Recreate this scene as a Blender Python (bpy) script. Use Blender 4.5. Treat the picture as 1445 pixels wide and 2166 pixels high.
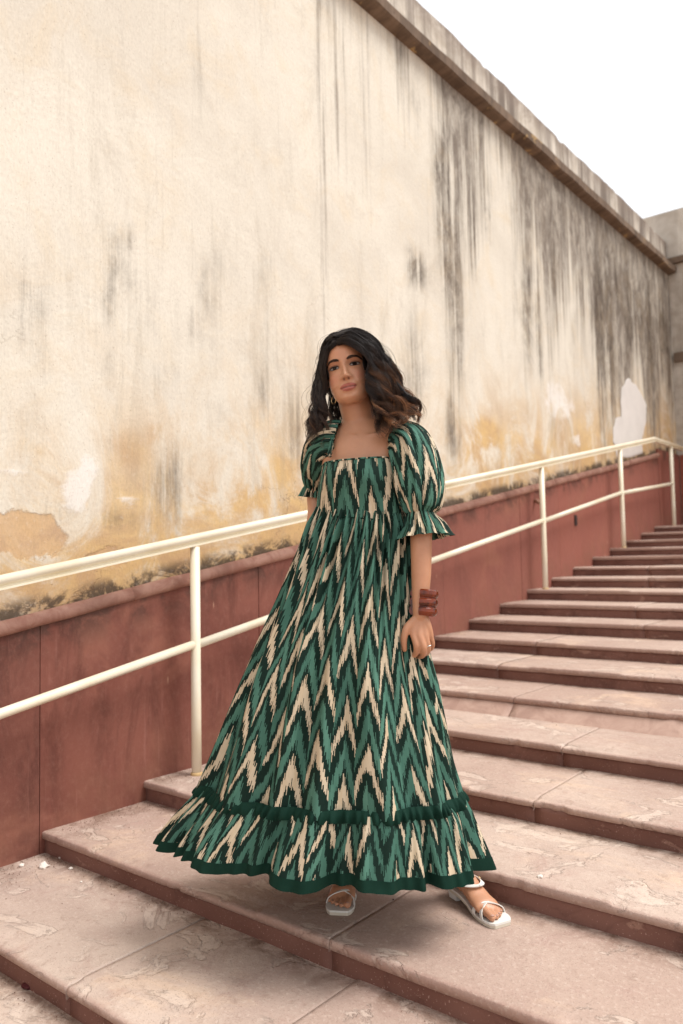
import bpy, bmesh, math, random
import numpy as np
from mathutils import Vector, Matrix

for o in list(bpy.data.objects): bpy.data.objects.remove(o)
scene = bpy.context.scene
COL = scene.collection
PI = math.pi

# ------------------------------------------------------------------ camera
EYE = 1.071
YAW, PITCH, ROLL, FPX = 0.6809, 0.0611, -0.0196, 1660.2
cam_d = bpy.data.cameras.new('camera'); cam = bpy.data.objects.new('camera', cam_d); COL.objects.link(cam)
_r = Vector((math.cos(YAW), math.sin(YAW), 0))
VH = Vector((-math.sin(YAW), math.cos(YAW), 0))
_v = VH*math.cos(PITCH) + Vector((0, 0, math.sin(PITCH)))
_u = _r.cross(_v)
CR = _r*math.cos(ROLL) + _u*math.sin(ROLL)
CU = -_r*math.sin(ROLL) + _u*math.cos(ROLL)
CV = _v
CAM = Vector((0, 0, EYE))
M = Matrix(((CR.x, CU.x, -CV.x, 0), (CR.y, CU.y, -CV.y, 0), (CR.z, CU.z, -CV.z, EYE), (0, 0, 0, 1)))
cam.matrix_world = M
cam_d.sensor_fit = 'HORIZONTAL'; cam_d.sensor_width = 24.0; cam_d.lens = FPX/1445*24.0
cam_d.clip_start = 0.05; cam_d.clip_end = 500
cam_d.dof.use_dof = True; cam_d.dof.focus_distance = 2.36; cam_d.dof.aperture_fstop = 2.8
scene.camera = cam
# ------------------------------------------------------------------ sky, sun, exposure
SUN_EL, SUN_AZ = math.radians(59), math.radians(26)      # azimuth counted from +X towards +Y
world = bpy.data.worlds.new('World'); scene.world = world; world.use_nodes = True
wn = world.node_tree.nodes; wl = world.node_tree.links
sky = wn.new('ShaderNodeTexSky'); sky.sky_type = 'NISHITA'; sky.sun_disc = False
sky.sun_elevation = SUN_EL; sky.sun_rotation = math.radians(90) - SUN_AZ
sky.air_density = 1.0; sky.dust_density = 4.0; sky.ozone_density = 1.0
hs = wn.new('ShaderNodeHueSaturation'); hs.inputs['Saturation'].default_value = 0.4
wl.new(sky.outputs[0], hs.inputs['Color'])
wmx = wn.new('ShaderNodeMix'); wmx.data_type = 'RGBA'; wmx.inputs[0].default_value = 0.75
wmx.inputs[7].default_value = (9.2, 9.4, 9.7, 1)       # even overcast veil
wl.new(hs.outputs[0], wmx.inputs[6]); wl.new(wmx.outputs[2], wn['Background'].inputs['Color'])
wn['Background'].inputs['Strength'].default_value = 0.108
sd = bpy.data.lights.new('sun', 'SUN'); sun = bpy.data.objects.new('sun', sd); COL.objects.link(sun)
sd.energy = 2.2; sd.angle = math.radians(26); sd.color = (1.0, 0.98, 0.955)
sdir = Vector((math.cos(SUN_EL)*math.cos(SUN_AZ), math.cos(SUN_EL)*math.sin(SUN_AZ), math.sin(SUN_EL)))
sun.rotation_euler = sdir.to_track_quat('Z', 'Y').to_euler()
sun.location = (6, 2, 9)
scene.view_settings.view_transform = 'Standard'; scene.view_settings.look = 'None'
scene.view_settings.gamma = 1.0; scene.view_settings.use_curve_mapping = False
scene.view_settings.exposure = 0.56

# ------------------------------------------------------------------ helpers
def at(x, y, q):
    """point at horizontal distance q from the camera seen at photo pixel (x, y)"""
    d = CV + CR*((x-722.5)/FPX) - CU*((y-1083.0)/FPX)
    return CAM + d*(q/d.dot(VH))
def onz(x, y, z):
    d = CV + CR*((x-722.5)/FPX) - CU*((y-1083.0)/FPX)
    return CAM + d*((z-EYE)/d.z)
def onx(x, y, X):
    d = CV + CR*((x-722.5)/FPX) - CU*((y-1083.0)/FPX)
    return CAM + d*(X/d.x)
def tag(o, label=None, cat=None, group=None, kind=None):
    if label: o['label'] = label
    if cat: o['category'] = cat
    if group: o['group'] = group
    if kind: o['kind'] = kind
    return o
def empty(name, loc=(0, 0, 0)):
    o = bpy.data.objects.new(name, None); COL.objects.link(o); o.location = loc; o.empty_display_size = .1
    return o
def link(name, me, mat=None, parent=None, smooth=False):
    o = bpy.data.objects.new(name, me); COL.objects.link(o)
    if mat is not None: me.materials.append(mat)
    if parent is not None:
        o.parent = parent
        o.matrix_parent_inverse = Matrix.Translation(parent.location).inverted() if parent.parent is None else (parent.matrix_parent_inverse @ Matrix.Identity(4)).copy() if False else Matrix.Identity(4)
        if parent.parent is None: o.matrix_parent_inverse = parent.matrix_basis.inverted()
    if smooth and len(me.polygons):
        me.polygons.foreach_set('use_smooth', np.ones(len(me.polygons), bool))
    return o
def mesh(name, V, F, uv=None, attrs=None):
    me = bpy.data.meshes.new(name)
    V = np.asarray(V, dtype=float).reshape(-1, 3)
    me.from_pydata(V.tolist(), [], [list(map(int, f)) for f in F]); me.update()
    if uv is not None:
        l = me.uv_layers.new(name='UVMap'); idx = np.zeros(len(me.loops), np.int32); me.loops.foreach_get('vertex_index', idx)
        l.data.foreach_set('uv', np.asarray(uv, np.float32)[idx].ravel())
    if attrs:
        for k, a in attrs.items():
            a = np.asarray(a, np.float32)
            if a.ndim == 1:
                t = me.attributes.new(k, 'FLOAT', 'POINT'); t.data.foreach_set('value', a)
            else:
                if a.shape[1] == 3: a = np.c_[a, np.ones(len(a), np.float32)]
                t = me.attributes.new(k, 'FLOAT_COLOR', 'POINT'); t.data.foreach_set('color', a.ravel())
    return me
def grid_faces(n, m, wrap=False, off=0, flip=False):
    """n rows of m verts"""
    F = []
    mm = m if wrap else m-1
    for i in range(n-1):
        for j in range(mm):
            a, b = off+i*m+j, off+i*m+(j+1) % m
            c, d = b+m, a+m
            F.append((a, d, c, b) if flip else (a, b, c, d))
    return F
_tab = np.random.RandomState(7).rand(256, 256)
def vn(x, y, seed=0):
    """smooth value noise in 0..1"""
    x = np.asarray(x, float)+seed*17.31; y = np.asarray(y, float)+seed*9.77
    xi = np.floor(x).astype(int); yi = np.floor(y).astype(int); fx = x-xi; fy = y-yi
    fx = fx*fx*(3-2*fx); fy = fy*fy*(3-2*fy)
    g = lambda a, b: _tab[a % 256, b % 256]
    return (g(xi, yi)*(1-fx)+g(xi+1, yi)*fx)*(1-fy)+(g(xi, yi+1)*(1-fx)+g(xi+1, yi+1)*fx)*fy
def fbm(x, y, o=4, seed=0):
    s = 0; a = .5
    for k in range(o):
        s = s+a*vn(np.asarray(x)*2**k, np.asarray(y)*2**k, seed+k*3); a *= .5
    return s/(1-.5**o)
def box(x0, x1, y0, y1, z0, z1):
    V = [(x, y, z) for x in (x0, x1) for y in (y0, y1) for z in (z0, z1)]
    F = [(0, 1, 3, 2), (4, 6, 7, 5), (0, 4, 5, 1), (2, 3, 7, 6), (0, 2, 6, 4), (1, 5, 7, 3)]
    return V, F
def tube_vf(P, R, n=12, cap=True, off=0):
    """swept tube; R float or list; returns verts, faces"""
    P = [Vector(p) for p in P]
    if not hasattr(R, '__len__'): R = [R]*len(P)
    V = []; F = []; prev = None
    for i, p in enumerate(P):
        t = (P[min(i+1, len(P)-1)]-P[max(i-1, 0)]).normalized()
        if prev is None:
            a = Vector((0, 0, 1)) if abs(t.z) < .9 else Vector((1, 0, 0))
            prev = (a-t*a.dot(t)).normalized()
        else:
            prev = (prev-t*prev.dot(t)).normalized()
        b = t.cross(prev)
        for k in range(n):
            th = 2*PI*k/n
            V.append(p+(prev*math.cos(th)+b*math.sin(th))*R[i])
    F += grid_faces(len(P), n, True, off)
    if cap:
        F.append(tuple(off+k for k in range(n))[::-1]); F.append(tuple(off+(len(P)-1)*n+k for k in range(n)))
    return V, F

# ------------------------------------------------------------------ node helpers
class NT:
    def __init__(s, name):
        s.m = bpy.data.materials.new(name); s.m.use_nodes = True
        s.t = s.m.node_tree; s.n = s.t.nodes; s.l = s.t.links; s.b = s.n['Principled BSDF']
    def put(s, sock, v):
        if isinstance(v, bpy.types.NodeSocket): s.l.new(v, sock)
        else:
            try: sock.default_value = v
            except Exception: sock.default_value = (*v, 1) if len(v) == 3 else v
    def co(s, kind='Object'):
        return s.n.new('ShaderNodeTexCoord').outputs[kind]
    def attr(s, name, out='Color'):
        a = s.n.new('ShaderNodeAttribute'); a.attribute_name = name; return a.outputs[out]
    def sep(s, c):
        a = s.n.new('ShaderNodeSeparateXYZ'); s.l.new(c, a.inputs[0]); return a.outputs
    def mul(s, v, sc):
        a = s.n.new('ShaderNodeVectorMath'); a.operation = 'MULTIPLY'; s.l.new(v, a.inputs[0]); s.put(a.inputs[1], sc); return a.outputs[0]
    def vadd(s, v, w):
        a = s.n.new('ShaderNodeVectorMath'); a.operation = 'ADD'; s.put(a.inputs[0], v); s.put(a.inputs[1], w); return a.outputs[0]
    def noise(s, vec, scale=5, detail=5, rough=.55, dist=0., out='Fac'):
        a = s.n.new('ShaderNodeTexNoise'); s.l.new(vec, a.inputs['Vector'])
        a.inputs['Scale'].default_value = scale; a.inputs['Detail'].default_value = detail
        a.inputs['Roughness'].default_value = rough; a.inputs['Distortion'].default_value = dist
        return a.outputs[out]
    def voro(s, vec, scale, feature='F1', out='Distance', rnd=1.):
        a = s.n.new('ShaderNodeTexVoronoi'); a.feature = feature; s.l.new(vec, a.inputs['Vector'])
        a.inputs['Scale'].default_value = scale; a.inputs['Randomness'].default_value = rnd
        return a.outputs[out]
    def math(s, op, a, b=0., c=None, clamp=False):
        n = s.n.new('ShaderNodeMath'); n.operation = op; n.use_clamp = clamp
        s.put(n.inputs[0], a); s.put(n.inputs[1], b)
        if c is not None: s.put(n.inputs[2], c)
        return n.outputs[0]
    def ramp(s, f, lo, hi, a=0., b=1.):
        n = s.n.new('ShaderNodeMapRange'); n.clamp = True; n.interpolation_type = 'SMOOTHSTEP'
        s.put(n.inputs[0], f); n.inputs[1].default_value = lo; n.inputs[2].default_value = hi
        n.inputs[3].default_value = a; n.inputs[4].default_value = b
        return n.outputs[0]
    def mix(s, f, a, b, mode='MIX'):
        n = s.n.new('ShaderNodeMix'); n.data_type = 'RGBA'; n.blend_type = mode; n.clamp_factor = True
        s.put(n.inputs[0], f); s.put(n.inputs[6], a); s.put(n.inputs[7], b)
        return n.outputs[2]
    def bump(s, h, strength=.3, dist=.01, normal=None):
        n = s.n.new('ShaderNodeBump'); n.inputs['Strength'].default_value = strength; n.inputs['Distance'].default_value = dist
        s.put(n.inputs['Height'], h)
        if normal is not None: s.l.new(normal, n.inputs['Normal'])
        return n.outputs[0]
    def done(s, col=None, rough=.8, normal=None, spec=.3):
        if col is not None: s.put(s.b.inputs['Base Color'], col)
        s.put(s.b.inputs['Roughness'], rough); s.b.inputs['Specular IOR Level'].default_value = spec
        if normal is not None: s.l.new(normal, s.b.inputs['Normal'])
        return s.m
def C(r, g, b):
    f = lambda c: ((c/255+.055)/1.055)**2.4 if c > 10 else c/255/12.92
    return (f(r), f(g), f(b), 1)

# ------------------------------------------------------------------ stair numbers
RISE, TREAD, Y0 = 0.0876, 0.493, 1.758
XW = -3.0                      # face of the red dado
XR = 5.2                       # right end of the stair
def tz(i): return RISE*i
def ty(i): return Y0+TREAD*i
def dado_z(y): return .551+.174*y
Y_END, Y_LAND = 10.8, Y0+16*TREAD

# ------------------------------------------------------------------ surface materials
def mat_stone():
    t = NT('sandstone_tread'); co = t.co(); A = t.sep(t.attr('m'))     # R front distance, G slab tone, B back dirt
    big = t.noise(co, 1.3, 4, .6, .4); med = t.noise(co, 6, 6, .65, .8); fine = t.noise(co, 70, 4, .7); sp = t.noise(co, 240, 2, .6)
    flake = t.noise(t.mul(co, (1, 1.5, 1)), 3.2, 7, .62, 1.3)
    c = t.mix(t.ramp(big, .35, .68), C(174, 152, 139), C(196, 176, 161))
    c = t.mix(t.math('MULTIPLY', A[1], .55), c, C(156, 126, 112))
    c = t.mix(t.ramp(med, .5, .72, 0, .6), c, C(168, 140, 128))
    c = t.mix(t.ramp(flake, .55, .63, 0, .4), c, C(216, 198, 182))
    c = t.mix(t.ramp(flake, .64, .70, 0, .4), c, C(150, 126, 116))
    dust = t.noise(co, 2.4, 6, .7, .5)
    c = t.mix(t.ramp(dust, .52, .75, 0, .55), c, C(214, 184, 156))
    whit = t.noise(t.vadd(co, (4.2, 1.1, 0)), 2.0, 8, .7, .6)
    c = t.mix(t.ramp(whit, .66, .72, 0, .4), c, C(232, 220, 208))
    gr = t.math('MULTIPLY', A[2], t.ramp(t.noise(co, 9, 6, .7, .6), .38, .62))
    c = t.mix(t.math('MULTIPLY', gr, .8), c, C(104, 76, 60))
    # fine cracks
    w = t.vadd(co, t.mul(t.noise(co, 3, 5, .6, 0, 'Color'), (.5, .5, .5)))
    cr = t.voro(w, 2.1, 'DISTANCE_TO_EDGE'); crm = t.math('MULTIPLY', t.ramp(cr, .0, .007, 1, 0), t.ramp(t.noise(co, 1.1, 2), .64, .7))
    c = t.mix(t.math('MULTIPLY', crm, .5), c, C(120, 90, 78))
    c = t.mix(t.ramp(sp, .58, .70, 0, .5), c, C(118, 96, 84))
    c = t.mix(t.ramp(A[0], .0, .02, .5, 0), c, C(158, 124, 112))
    c = t.mix(t.ramp(fine, .5, .78, 0, .35), c, C(222, 206, 190)); c = t.mix(t.ramp(t.noise(co, 26, 6, .75, .4), .52, .7, 0, .4), c, C(140, 114, 100))
    h = t.math('ADD', t.math('MULTIPLY', t.ramp(flake, .56, .6), -.6), t.math('ADD', t.math('MULTIPLY', fine, .5), t.math('MULTIPLY', med, .9)))
    h = t.math('ADD', h, t.math('MULTIPLY', t.ramp(flake, .66, .68), -.5))
    h = t.math('SUBTRACT', h, t.math('MULTIPLY', crm, .8))
    return t.done(c, t.ramp(med, .3, .7, .65, .9), t.bump(h, .8, .007), .15)
def mat_riser():
    t = NT('painted_riser'); co = t.co(); A = t.sep(t.attr('m'))
    med = t.noise(co, 7, 6, .65, .8); big = t.noise(co, 1.6, 3, .6)
    c = t.mix(t.ramp(big, .35, .65), C(108, 72, 61), C(126, 88, 76))
    c = t.mix(t.ramp(med, .5, .7, 0, .7), c, C(84, 54, 46))
    pe = t.noise(t.mul(co, (1, 1, 2)), 5.5, 7, .6, 1.)
    c = t.mix(t.ramp(pe, .63, .67, 0, .5), c, C(164, 128, 110))
    c = t.mix(t.ramp(pe, .71, .73, 0, .6), c, C(90, 60, 52))
    c = t.mix(t.math('MULTIPLY', A[0], t.ramp(med, .3, .7, .55, 1.)), c, C(186, 156, 140))
    sp = t.noise(co, 160, 2, .6); c = t.mix(t.ramp(sp, .66, .7, 0, .5), c, C(196, 164, 148))
    h = t.math('ADD', med, t.math('MULTIPLY', t.ramp(pe, .6, .63), -.4))
    return t.done(c, .72, t.bump(h, .5, .006), .3)
def mat_dado():
    t = NT('red_painted_sandstone'); co = t.co(); A = t.sep(t.attr('m'))   # R along-wall fade (faded paint plus brighter light painted in), G height above tread, B panel tone
    st = t.noise(t.mul(co, (1, 2.2, .6)), 2.2, 9, .72, .7); big = t.noise(co, 1.8, 6, .65, .6); fine = t.noise(co, 60, 3, .6)
    c = t.mix(t.ramp(big, .35, .65), C(98, 56, 47), C(120, 74, 62))
    c = t.mix(t.ramp(st, .46, .64, 0, .8), c, C(80, 46, 38))
    c = t.mix(t.math('MULTIPLY', A[2], .4), c, C(150, 80, 62))
    st2 = t.noise(t.mul(co, (1, 9, .5)), 3., 6, .7, .3)
    c = t.mix(t.ramp(st2, .58, .72, 0, .55), c, C(150, 100, 88))
    c = t.mix(t.math('MULTIPLY', A[0], .75), c, C(148, 90, 77))
    bl = t.noise(t.vadd(co, (0, 3.1, 1.7)), 1.6, 5, .55, .6)
    c = t.mix(t.ramp(bl, .54, .66, 0, .65), c, C(146, 94, 76))
    drip = t.voro(t.mul(co, (1, 7, 1.6)), 1.6, 'F1')
    c = t.mix(t.ramp(drip, .02, .07, .7, 0), c, C(216, 178, 150))
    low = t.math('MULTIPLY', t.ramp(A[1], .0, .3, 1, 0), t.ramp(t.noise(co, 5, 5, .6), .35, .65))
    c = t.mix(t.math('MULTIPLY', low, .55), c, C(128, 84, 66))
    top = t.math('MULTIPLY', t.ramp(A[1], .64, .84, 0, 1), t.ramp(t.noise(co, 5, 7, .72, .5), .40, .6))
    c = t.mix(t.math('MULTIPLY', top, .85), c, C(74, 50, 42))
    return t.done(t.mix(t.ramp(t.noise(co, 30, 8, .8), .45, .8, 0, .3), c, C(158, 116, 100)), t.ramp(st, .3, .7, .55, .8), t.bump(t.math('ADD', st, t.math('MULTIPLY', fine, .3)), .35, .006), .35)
def mat_plaster():
    t = NT('stained_plaster'); co = t.co(); A = t.sep(t.attr('m')); B = t.sep(t.attr('k'))  # m: dark, ochre, white  k: streak zone, bottom, raw
    big = t.noise(co, .8, 5, .65, .5); med = t.noise(co, 3.2, 8, .7, .7); fine = t.noise(co, 38, 6, .7); grain = t.noise(t.mul(co, (1, 1.6, .7)), 70, 4, .7)
    c = t.mix(t.ramp(big, .35, .65), C(219, 211, 196), C(207, 198, 183))
    c = t.mix(t.ramp(med, .46, .76, 0, .5), c, C(212, 194, 166))
    mot = t.noise(t.mul(co, (1, 1.3, .8)), 1.7, 9, .75, .8)
    c = t.mix(t.ramp(mot, .52, .74, 0, .4), c, C(172, 160, 144))
    # ochre where the paint has gone
    oc = t.math('MULTIPLY', A[1], t.ramp(t.noise(t.mul(co, (1, 1, .8)), 1.7, 9, .72, .9), .3, .6))
    c = t.mix(t.ramp(oc, .04, .62, 0, .9), c, t.mix(t.ramp(med, .35, .65), C(206, 170, 112), C(184, 148, 106)))
    wt = t.math('ADD', A[2], t.math('MULTIPLY', t.math('SUBTRACT', t.noise(co, 4, 8, .7, .6), .5), 1.0))
    c = t.mix(t.ramp(wt, .45, .62, 0, .75), c, C(228, 223, 216))
    raw = t.math('ADD', B[2], t.math('MULTIPLY', t.math('SUBTRACT', t.noise(co, 3, 8, .7, .9), .5), 1.1))
    rawm = t.ramp(raw, .46, .54)
    c = t.mix(t.math('MULTIPLY', rawm, .85), c, t.mix(t.ramp(med, .4, .6), C(196, 160, 118), C(178, 144, 112)))
    # rain streaks: broad runs with pale gaps, broken into thin trickles
    s0 = t.noise(t.mul(co, (1, 1.5, .10)), 1.5, 3, .5, .1); s1 = t.noise(t.mul(co, (1, 5.5, .20)), 1.5, 9, .72, .12); s2 = t.noise(t.mul(co, (1, 20, .55)), 1.6, 7, .7, .1)
    sm = t.math('ADD', t.math('MULTIPLY', s1, .6), t.math('MULTIPLY', s2, .4))
    run = t.math('ADD', t.math('MULTIPLY', t.math('SUBTRACT', s0, .5), .75), sm)
    zone = t.math('ADD', run, t.math('SUBTRACT', t.math('MULTIPLY', B[0], .44), .34))
    brk = t.ramp(t.noise(t.mul(co, (1, 3, 1.2)), 3.5, 8, .75, .5), .3, .62, .45, 1.)
    c = t.mix(t.math('MULTIPLY', t.math('MULTIPLY', t.ramp(zone, .36, .58), .92), brk), c, t.mix(t.ramp(s2, .35, .65), C(84, 74, 67), C(112, 99, 88)))
    d = t.math('MULTIPLY', A[0], t.math('ADD', t.math('MULTIPLY', t.ramp(sm, .38, .58), .8), t.math('MULTIPLY', t.ramp(mot, .38, .62), .5)))
    c = t.mix(t.math('MULTIPLY', t.math('MULTIPLY', t.ramp(d, .06, .75), .92), brk), c, t.mix(t.ramp(med, .4, .65), C(78, 68, 60), C(114, 100, 84)))
    faint = t.ramp(t.noise(t.mul(co, (1, 3.2, .45)), 1.6, 9, .75, .5), .5, .72)
    c = t.mix(t.math('MULTIPLY', faint, .34), c, C(152, 140, 122))
    thin = t.ramp(t.noise(t.mul(co, (1, 30, .8)), 1.2, 6, .7, .2), .58, .72)
    c = t.mix(t.math('MULTIPLY', thin, .16), c, C(120, 106, 90))
    bt = t.math('MULTIPLY', B[1], t.ramp(t.noise(co, 4, 8, .74, .8), .34, .56))
    c = t.mix(t.ramp(bt, .2, .6, 0, .9), c, C(78, 66, 57))
    w = t.vadd(co, t.mul(t.noise(co, 2.4, 6, .6, 0, 'Color'), (.7, .7, .7)))
    cr = t.voro(w, 1.5, 'DISTANCE_TO_EDGE')
    crm = t.math('MULTIPLY', t.ramp(cr, .0, .006, 1, 0), t.math('MULTIPLY', t.ramp(t.noise(co, .9, 3), .52, .6), t.math('ADD', .1, A[1])))
    c = t.mix(t.math('MULTIPLY', crm, .75), c, C(110, 84, 62))
    pit = t.noise(co, 120, 2, .5); c = t.mix(t.ramp(pit, .66, .74, 0, .4), c, C(136, 114, 92))
    c = t.mix(t.ramp(grain, .3, .75, 0, .16), c, C(110, 96, 80)); c = t.mix(t.ramp(fine, .55, .8, 0, .3), c, C(232, 224, 212))
    h = t.math('ADD', t.math('MULTIPLY', med, .8), t.math('MULTIPLY', fine, .4))
    h = t.math('SUBTRACT', h, t.math('MULTIPLY', rawm, .5)); h = t.math('SUBTRACT', h, t.math('MULTIPLY', crm, .5))
    h = t.math('ADD', h, t.math('MULTIPLY', t.ramp(wt, .42, .6), .2))
    return t.done(c, .9, t.bump(h, .5, .012), .1)
def mat_cornice():
    t = NT('grimy_cornice'); co = t.co()
    s = t.noise(t.mul(co, (1, 4, .6)), 2.2, 7, .68, .2); m = t.noise(co, 4.5, 6, .66, .6)
    c = t.mix(t.ramp(s, .35, .65), C(92, 77, 65), C(122, 103, 87))
    c = t.mix(t.ramp(m, .6, .68, 0, .8), c, C(176, 146, 102))
    c = t.mix(t.ramp(m, .38, .3, 0, .7), c, C(84, 68, 58))
    return t.done(c, .9, t.bump(m, .5, .01), .15)
def mat_parapet(name='streaked_parapet', z0=5.02, z1=5.27, amt=1., k=1.):
    t = NT(name); co = t.co(); co2 = t.mul(co, (k, 1, 1))
    s = t.noise(t.mul(co, (3.5 if k > 1 else 1, 3.5, .16)), 1.7, 9, .74, .1); m = t.noise(co, 4, 8, .72, .5); s0 = t.noise(t.mul(co, (1.2 if k > 1 else 1, 1.2, .1)), 1.6, 3, .5)
    z = t.sep(co)[2]
    c = t.mix(t.ramp(m, .35, .7), C(208, 198, 184), C(182, 170, 154))
    c = t.mix(t.ramp(t.math('ADD', t.math('MULTIPLY', s, .6), t.math('MULTIPLY', s0, .4)), .42, .58, 0, .9*amt), c, C(104, 92, 83))
    c = t.mix(t.math('MULTIPLY', t.ramp(z, z0, z1), t.ramp(m, .35, .6, .3*amt, .9*amt)), c, C(128, 114, 103))
    return t.done(c, .9, t.bump(m, .6, .012), .1)
def mat_cream():
    t = NT('cream_enamel'); co = t.co(); n = t.noise(co, 26, 6, .7, .6); b = t.noise(co, 3, 4, .6)
    c = t.mix(t.ramp(b, .35, .7), C(228, 219, 198), C(220, 207, 179))
    ru = t.ramp(t.noise(co, 34, 5, .7), .69, .73, 0, .9); gate = t.ramp(t.noise(co, 2.2, 3, .6), .5, .62)
    c = t.mix(t.math('MULTIPLY', ru, gate), c, C(170, 110, 50))
    c = t.mix(t.ramp(n, .62, .75, 0, .35), c, C(206, 180, 130))
    return t.done(c, t.ramp(b, .3, .7, .28, .42), t.bump(n, .12, .002), .5)
def mat_moulding():
    t = NT('stone_moulding'); co = t.co(); n = t.noise(co, 9, 6, .66, .5); s = t.noise(co, 2, 3, .6)
    c = t.mix(t.ramp(n, .35, .65), C(146, 104, 90), C(170, 132, 116))
    c = t.mix(t.ramp(s, .5, .7, 0, .6), c, C(118, 84, 72))
    return t.done(c, .75, t.bump(n, .5, .005), .25)
def plain(name, col, rough=.8, nscale=30, var=.25, spec=.3, bump=.2):
    t = NT(name); co = t.co(); n = t.noise(co, nscale, 5, .6)
    dk = tuple(v*(1-var) for v in col[:3])+(1,)
    return t.done(t.mix(n, dk, col), rough, t.bump(n, bump, .003), spec)
STONE, RISER, DADO, PLASTER = mat_stone(), mat_riser(), mat_dado(), mat_plaster()
CORN, PARA, CREAM, MOULD = mat_cornice(), mat_parapet(), mat_cream(), mat_moulding()
GROUND = plain('dusty_ground', C(176, 150, 130), .95, 6)

# ------------------------------------------------------------------ ground and stairs
V, F = [(-60, -60, -1.62), (60, -60, -1.62), (60, 60, -1.62), (-60, 60, -1.62)], [(0, 1, 2, 3)]
tag(link('ground', mesh('ground', V, F), GROUND), kind='structure')
I0, I1 = -12, 16
V, F = [], []
for i in range(I0, I1+1):
    y0 = ty(i)+.03; y1 = ty(i+1)+.03 if i < I1 else Y_END+.2
    v, f = box(XW-.12, XR-.02, y0, y1, -1.7, tz(i)-.04); o = len(V); V += v; F += [tuple(a+o for a in q) for q in f]
stairs = tag(link('stairs', mesh('stairs', V, F), RISER), kind='structure')
JOINTS = {0: [-1.49, .62, 2.5], -1: [-2.03, -1.40, .2, 1.9], 1: [-2.2, -.35, 1.3], 2: [-2.35, -1.33, .5, 2.2], 3: [-1.43, -.1, 1.7], 4: [-1.9, -.6, 1.1]}
rng = np.random.RandomState(3)
def slab(i, x0, x1, k):
    near = -2 <= i <= 4
    fine = .012 if near else .03
    y1 = TREAD+.035 if i < I1 else Y_END-ty(I1)+.1
    y1 = min(y1, TREAD+.035) if i < I1 else .7
    gap = .0018
    xs = np.linspace(x0+gap, x1-gap, max(8, int((x1-x0)/fine)))
    ys = np.concatenate([[0, .004, .010], np.linspace(.02, y1, max(8, int(y1/fine)))])
    X, Y = np.meshgrid(xs, ys)
    sx = X+i*3.7; s = i*5+k
    e = (fbm(sx*3, X*0+s, 5, 1)-.5)*.007+np.maximum(0, fbm(sx*14, X*0+s+.3, 5, 5)-.66)*.08
    Yw = Y+e*np.clip(1-Y/.12, 0, 1)
    Z = (fbm(sx*3, Y*3, 4, 2)-.5)*.006*np.clip(Y/.03, .15, 1)
    lim = .035+.09*(fbm(sx*1.4, X*0+s, 3, 9)-.3)
    led = 1/(1+np.exp((Yw-lim-.012*(fbm(sx*16, Y*3, 4, 12)-.5))/.0016))
    Z = Z-led*.0065*(fbm(sx*1.1, X*0+s*2, 2, 4) > .46)
    Z -= np.clip((.010-Y)/.010, 0, 1)**2*.005
    tilt = rng.uniform(-.0025, .0025); Z = Z+tilt+rng.uniform(-.002, .002)*(Y/TREAD)
    n, m = X.shape
    V = np.c_[X.ravel(), (ty(i)-.012+Yw).ravel(), (tz(i)+Z).ravel()]
    tone = rng.rand()
    att = np.c_[Y.ravel(), np.full(n*m, tone), np.clip((Y.ravel()-(TREAD-.10))/.1, 0, 1) if i < I1 else np.zeros(n*m)]
    att[:, 2] = np.maximum(att[:, 2], np.clip(1-(X.ravel()-XW)/.3, 0, 1)**1.5)
    F = grid_faces(n, m)
    # front drop and underside lip, sides
    b = np.c_[X[0], (ty(i)-.012+Yw[0]+.001), np.full(m, tz(i)-.030)]
    b2 = np.c_[X[0], np.full(m, ty(i)+.05), np.full(m, tz(i)-.031)]
    o = len(V); V = np.r_[V, b, b2]; att = np.r_[att, np.tile([0, tone, 0], (2*m, 1))]
    for j in range(m-1):
        F.append((o+j, o+j+1, j+1, j)); F.append((o+m+j, o+m+j+1, o+j+1, o+j))
    for col, fl in ((0, 1), (m-1, 0)):
        idx = [r*m+col for r in range(n)]; o = len(V)
        V = np.r_[V, V[idx]-np.array([0, 0, .03])]; att = np.r_[att, att[idx]]
        for r in range(n-1):
            q = (idx[r], idx[r+1], o+r+1, o+r); F.append(q if fl else q[::-1])
    link('tread_slab', mesh('tread_slab', V, F, attrs={'m': att}), STONE, stairs, True)
def riser(i, x0, x1):
    worn = 1.0 if i == 4 else 0.0
    xs = np.linspace(x0+.001, x1-.001, max(6, int((x1-x0)/.04)))
    zs = np.linspace(tz(i-1)-.02, tz(i)-.0295, 6)
    X, Z = np.meshgrid(xs, zs)
    Y = ty(i)+(fbm(X*6, Z*6+i, 3, 3)-.5)*.006
    t = (Z-zs[0])/(zs[-1]-zs[0])
    if i == 4: Y = Y-.10*(1-t)-.004+.006*(fbm(X*4, Z*9, 3, 6)-.5)
    V = np.c_[X.ravel(), Y.ravel(), Z.ravel()]
    n, m = X.shape; F = grid_faces(n, m)
    o = len(V); V = np.r_[V, V+np.array([0, .03, 0])]
    F += [tuple(a+o for a in f[::-1]) for f in grid_faces(n, m)]
    F += [(j+1, j, o+j, o+j+1) for j in range(m-1)]+[((n-1)*m+j, (n-1)*m+j+1, o+(n-1)*m+j+1, o+(n-1)*m+j) for j in range(m-1)]
    F += [(r*m, (r+1)*m, o+(r+1)*m, o+r*m) for r in range(n-1)]+[((r+1)*m+m-1, r*m+m-1, o+r*m+m-1, o+(r+1)*m+m-1) for r in range(n-1)]
    att = np.tile([worn, 0, 0], (len(V), 1))
    link('riser_slab', mesh('riser_slab', V, F, attrs={'m': att}), RISER, stairs, True)
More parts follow.
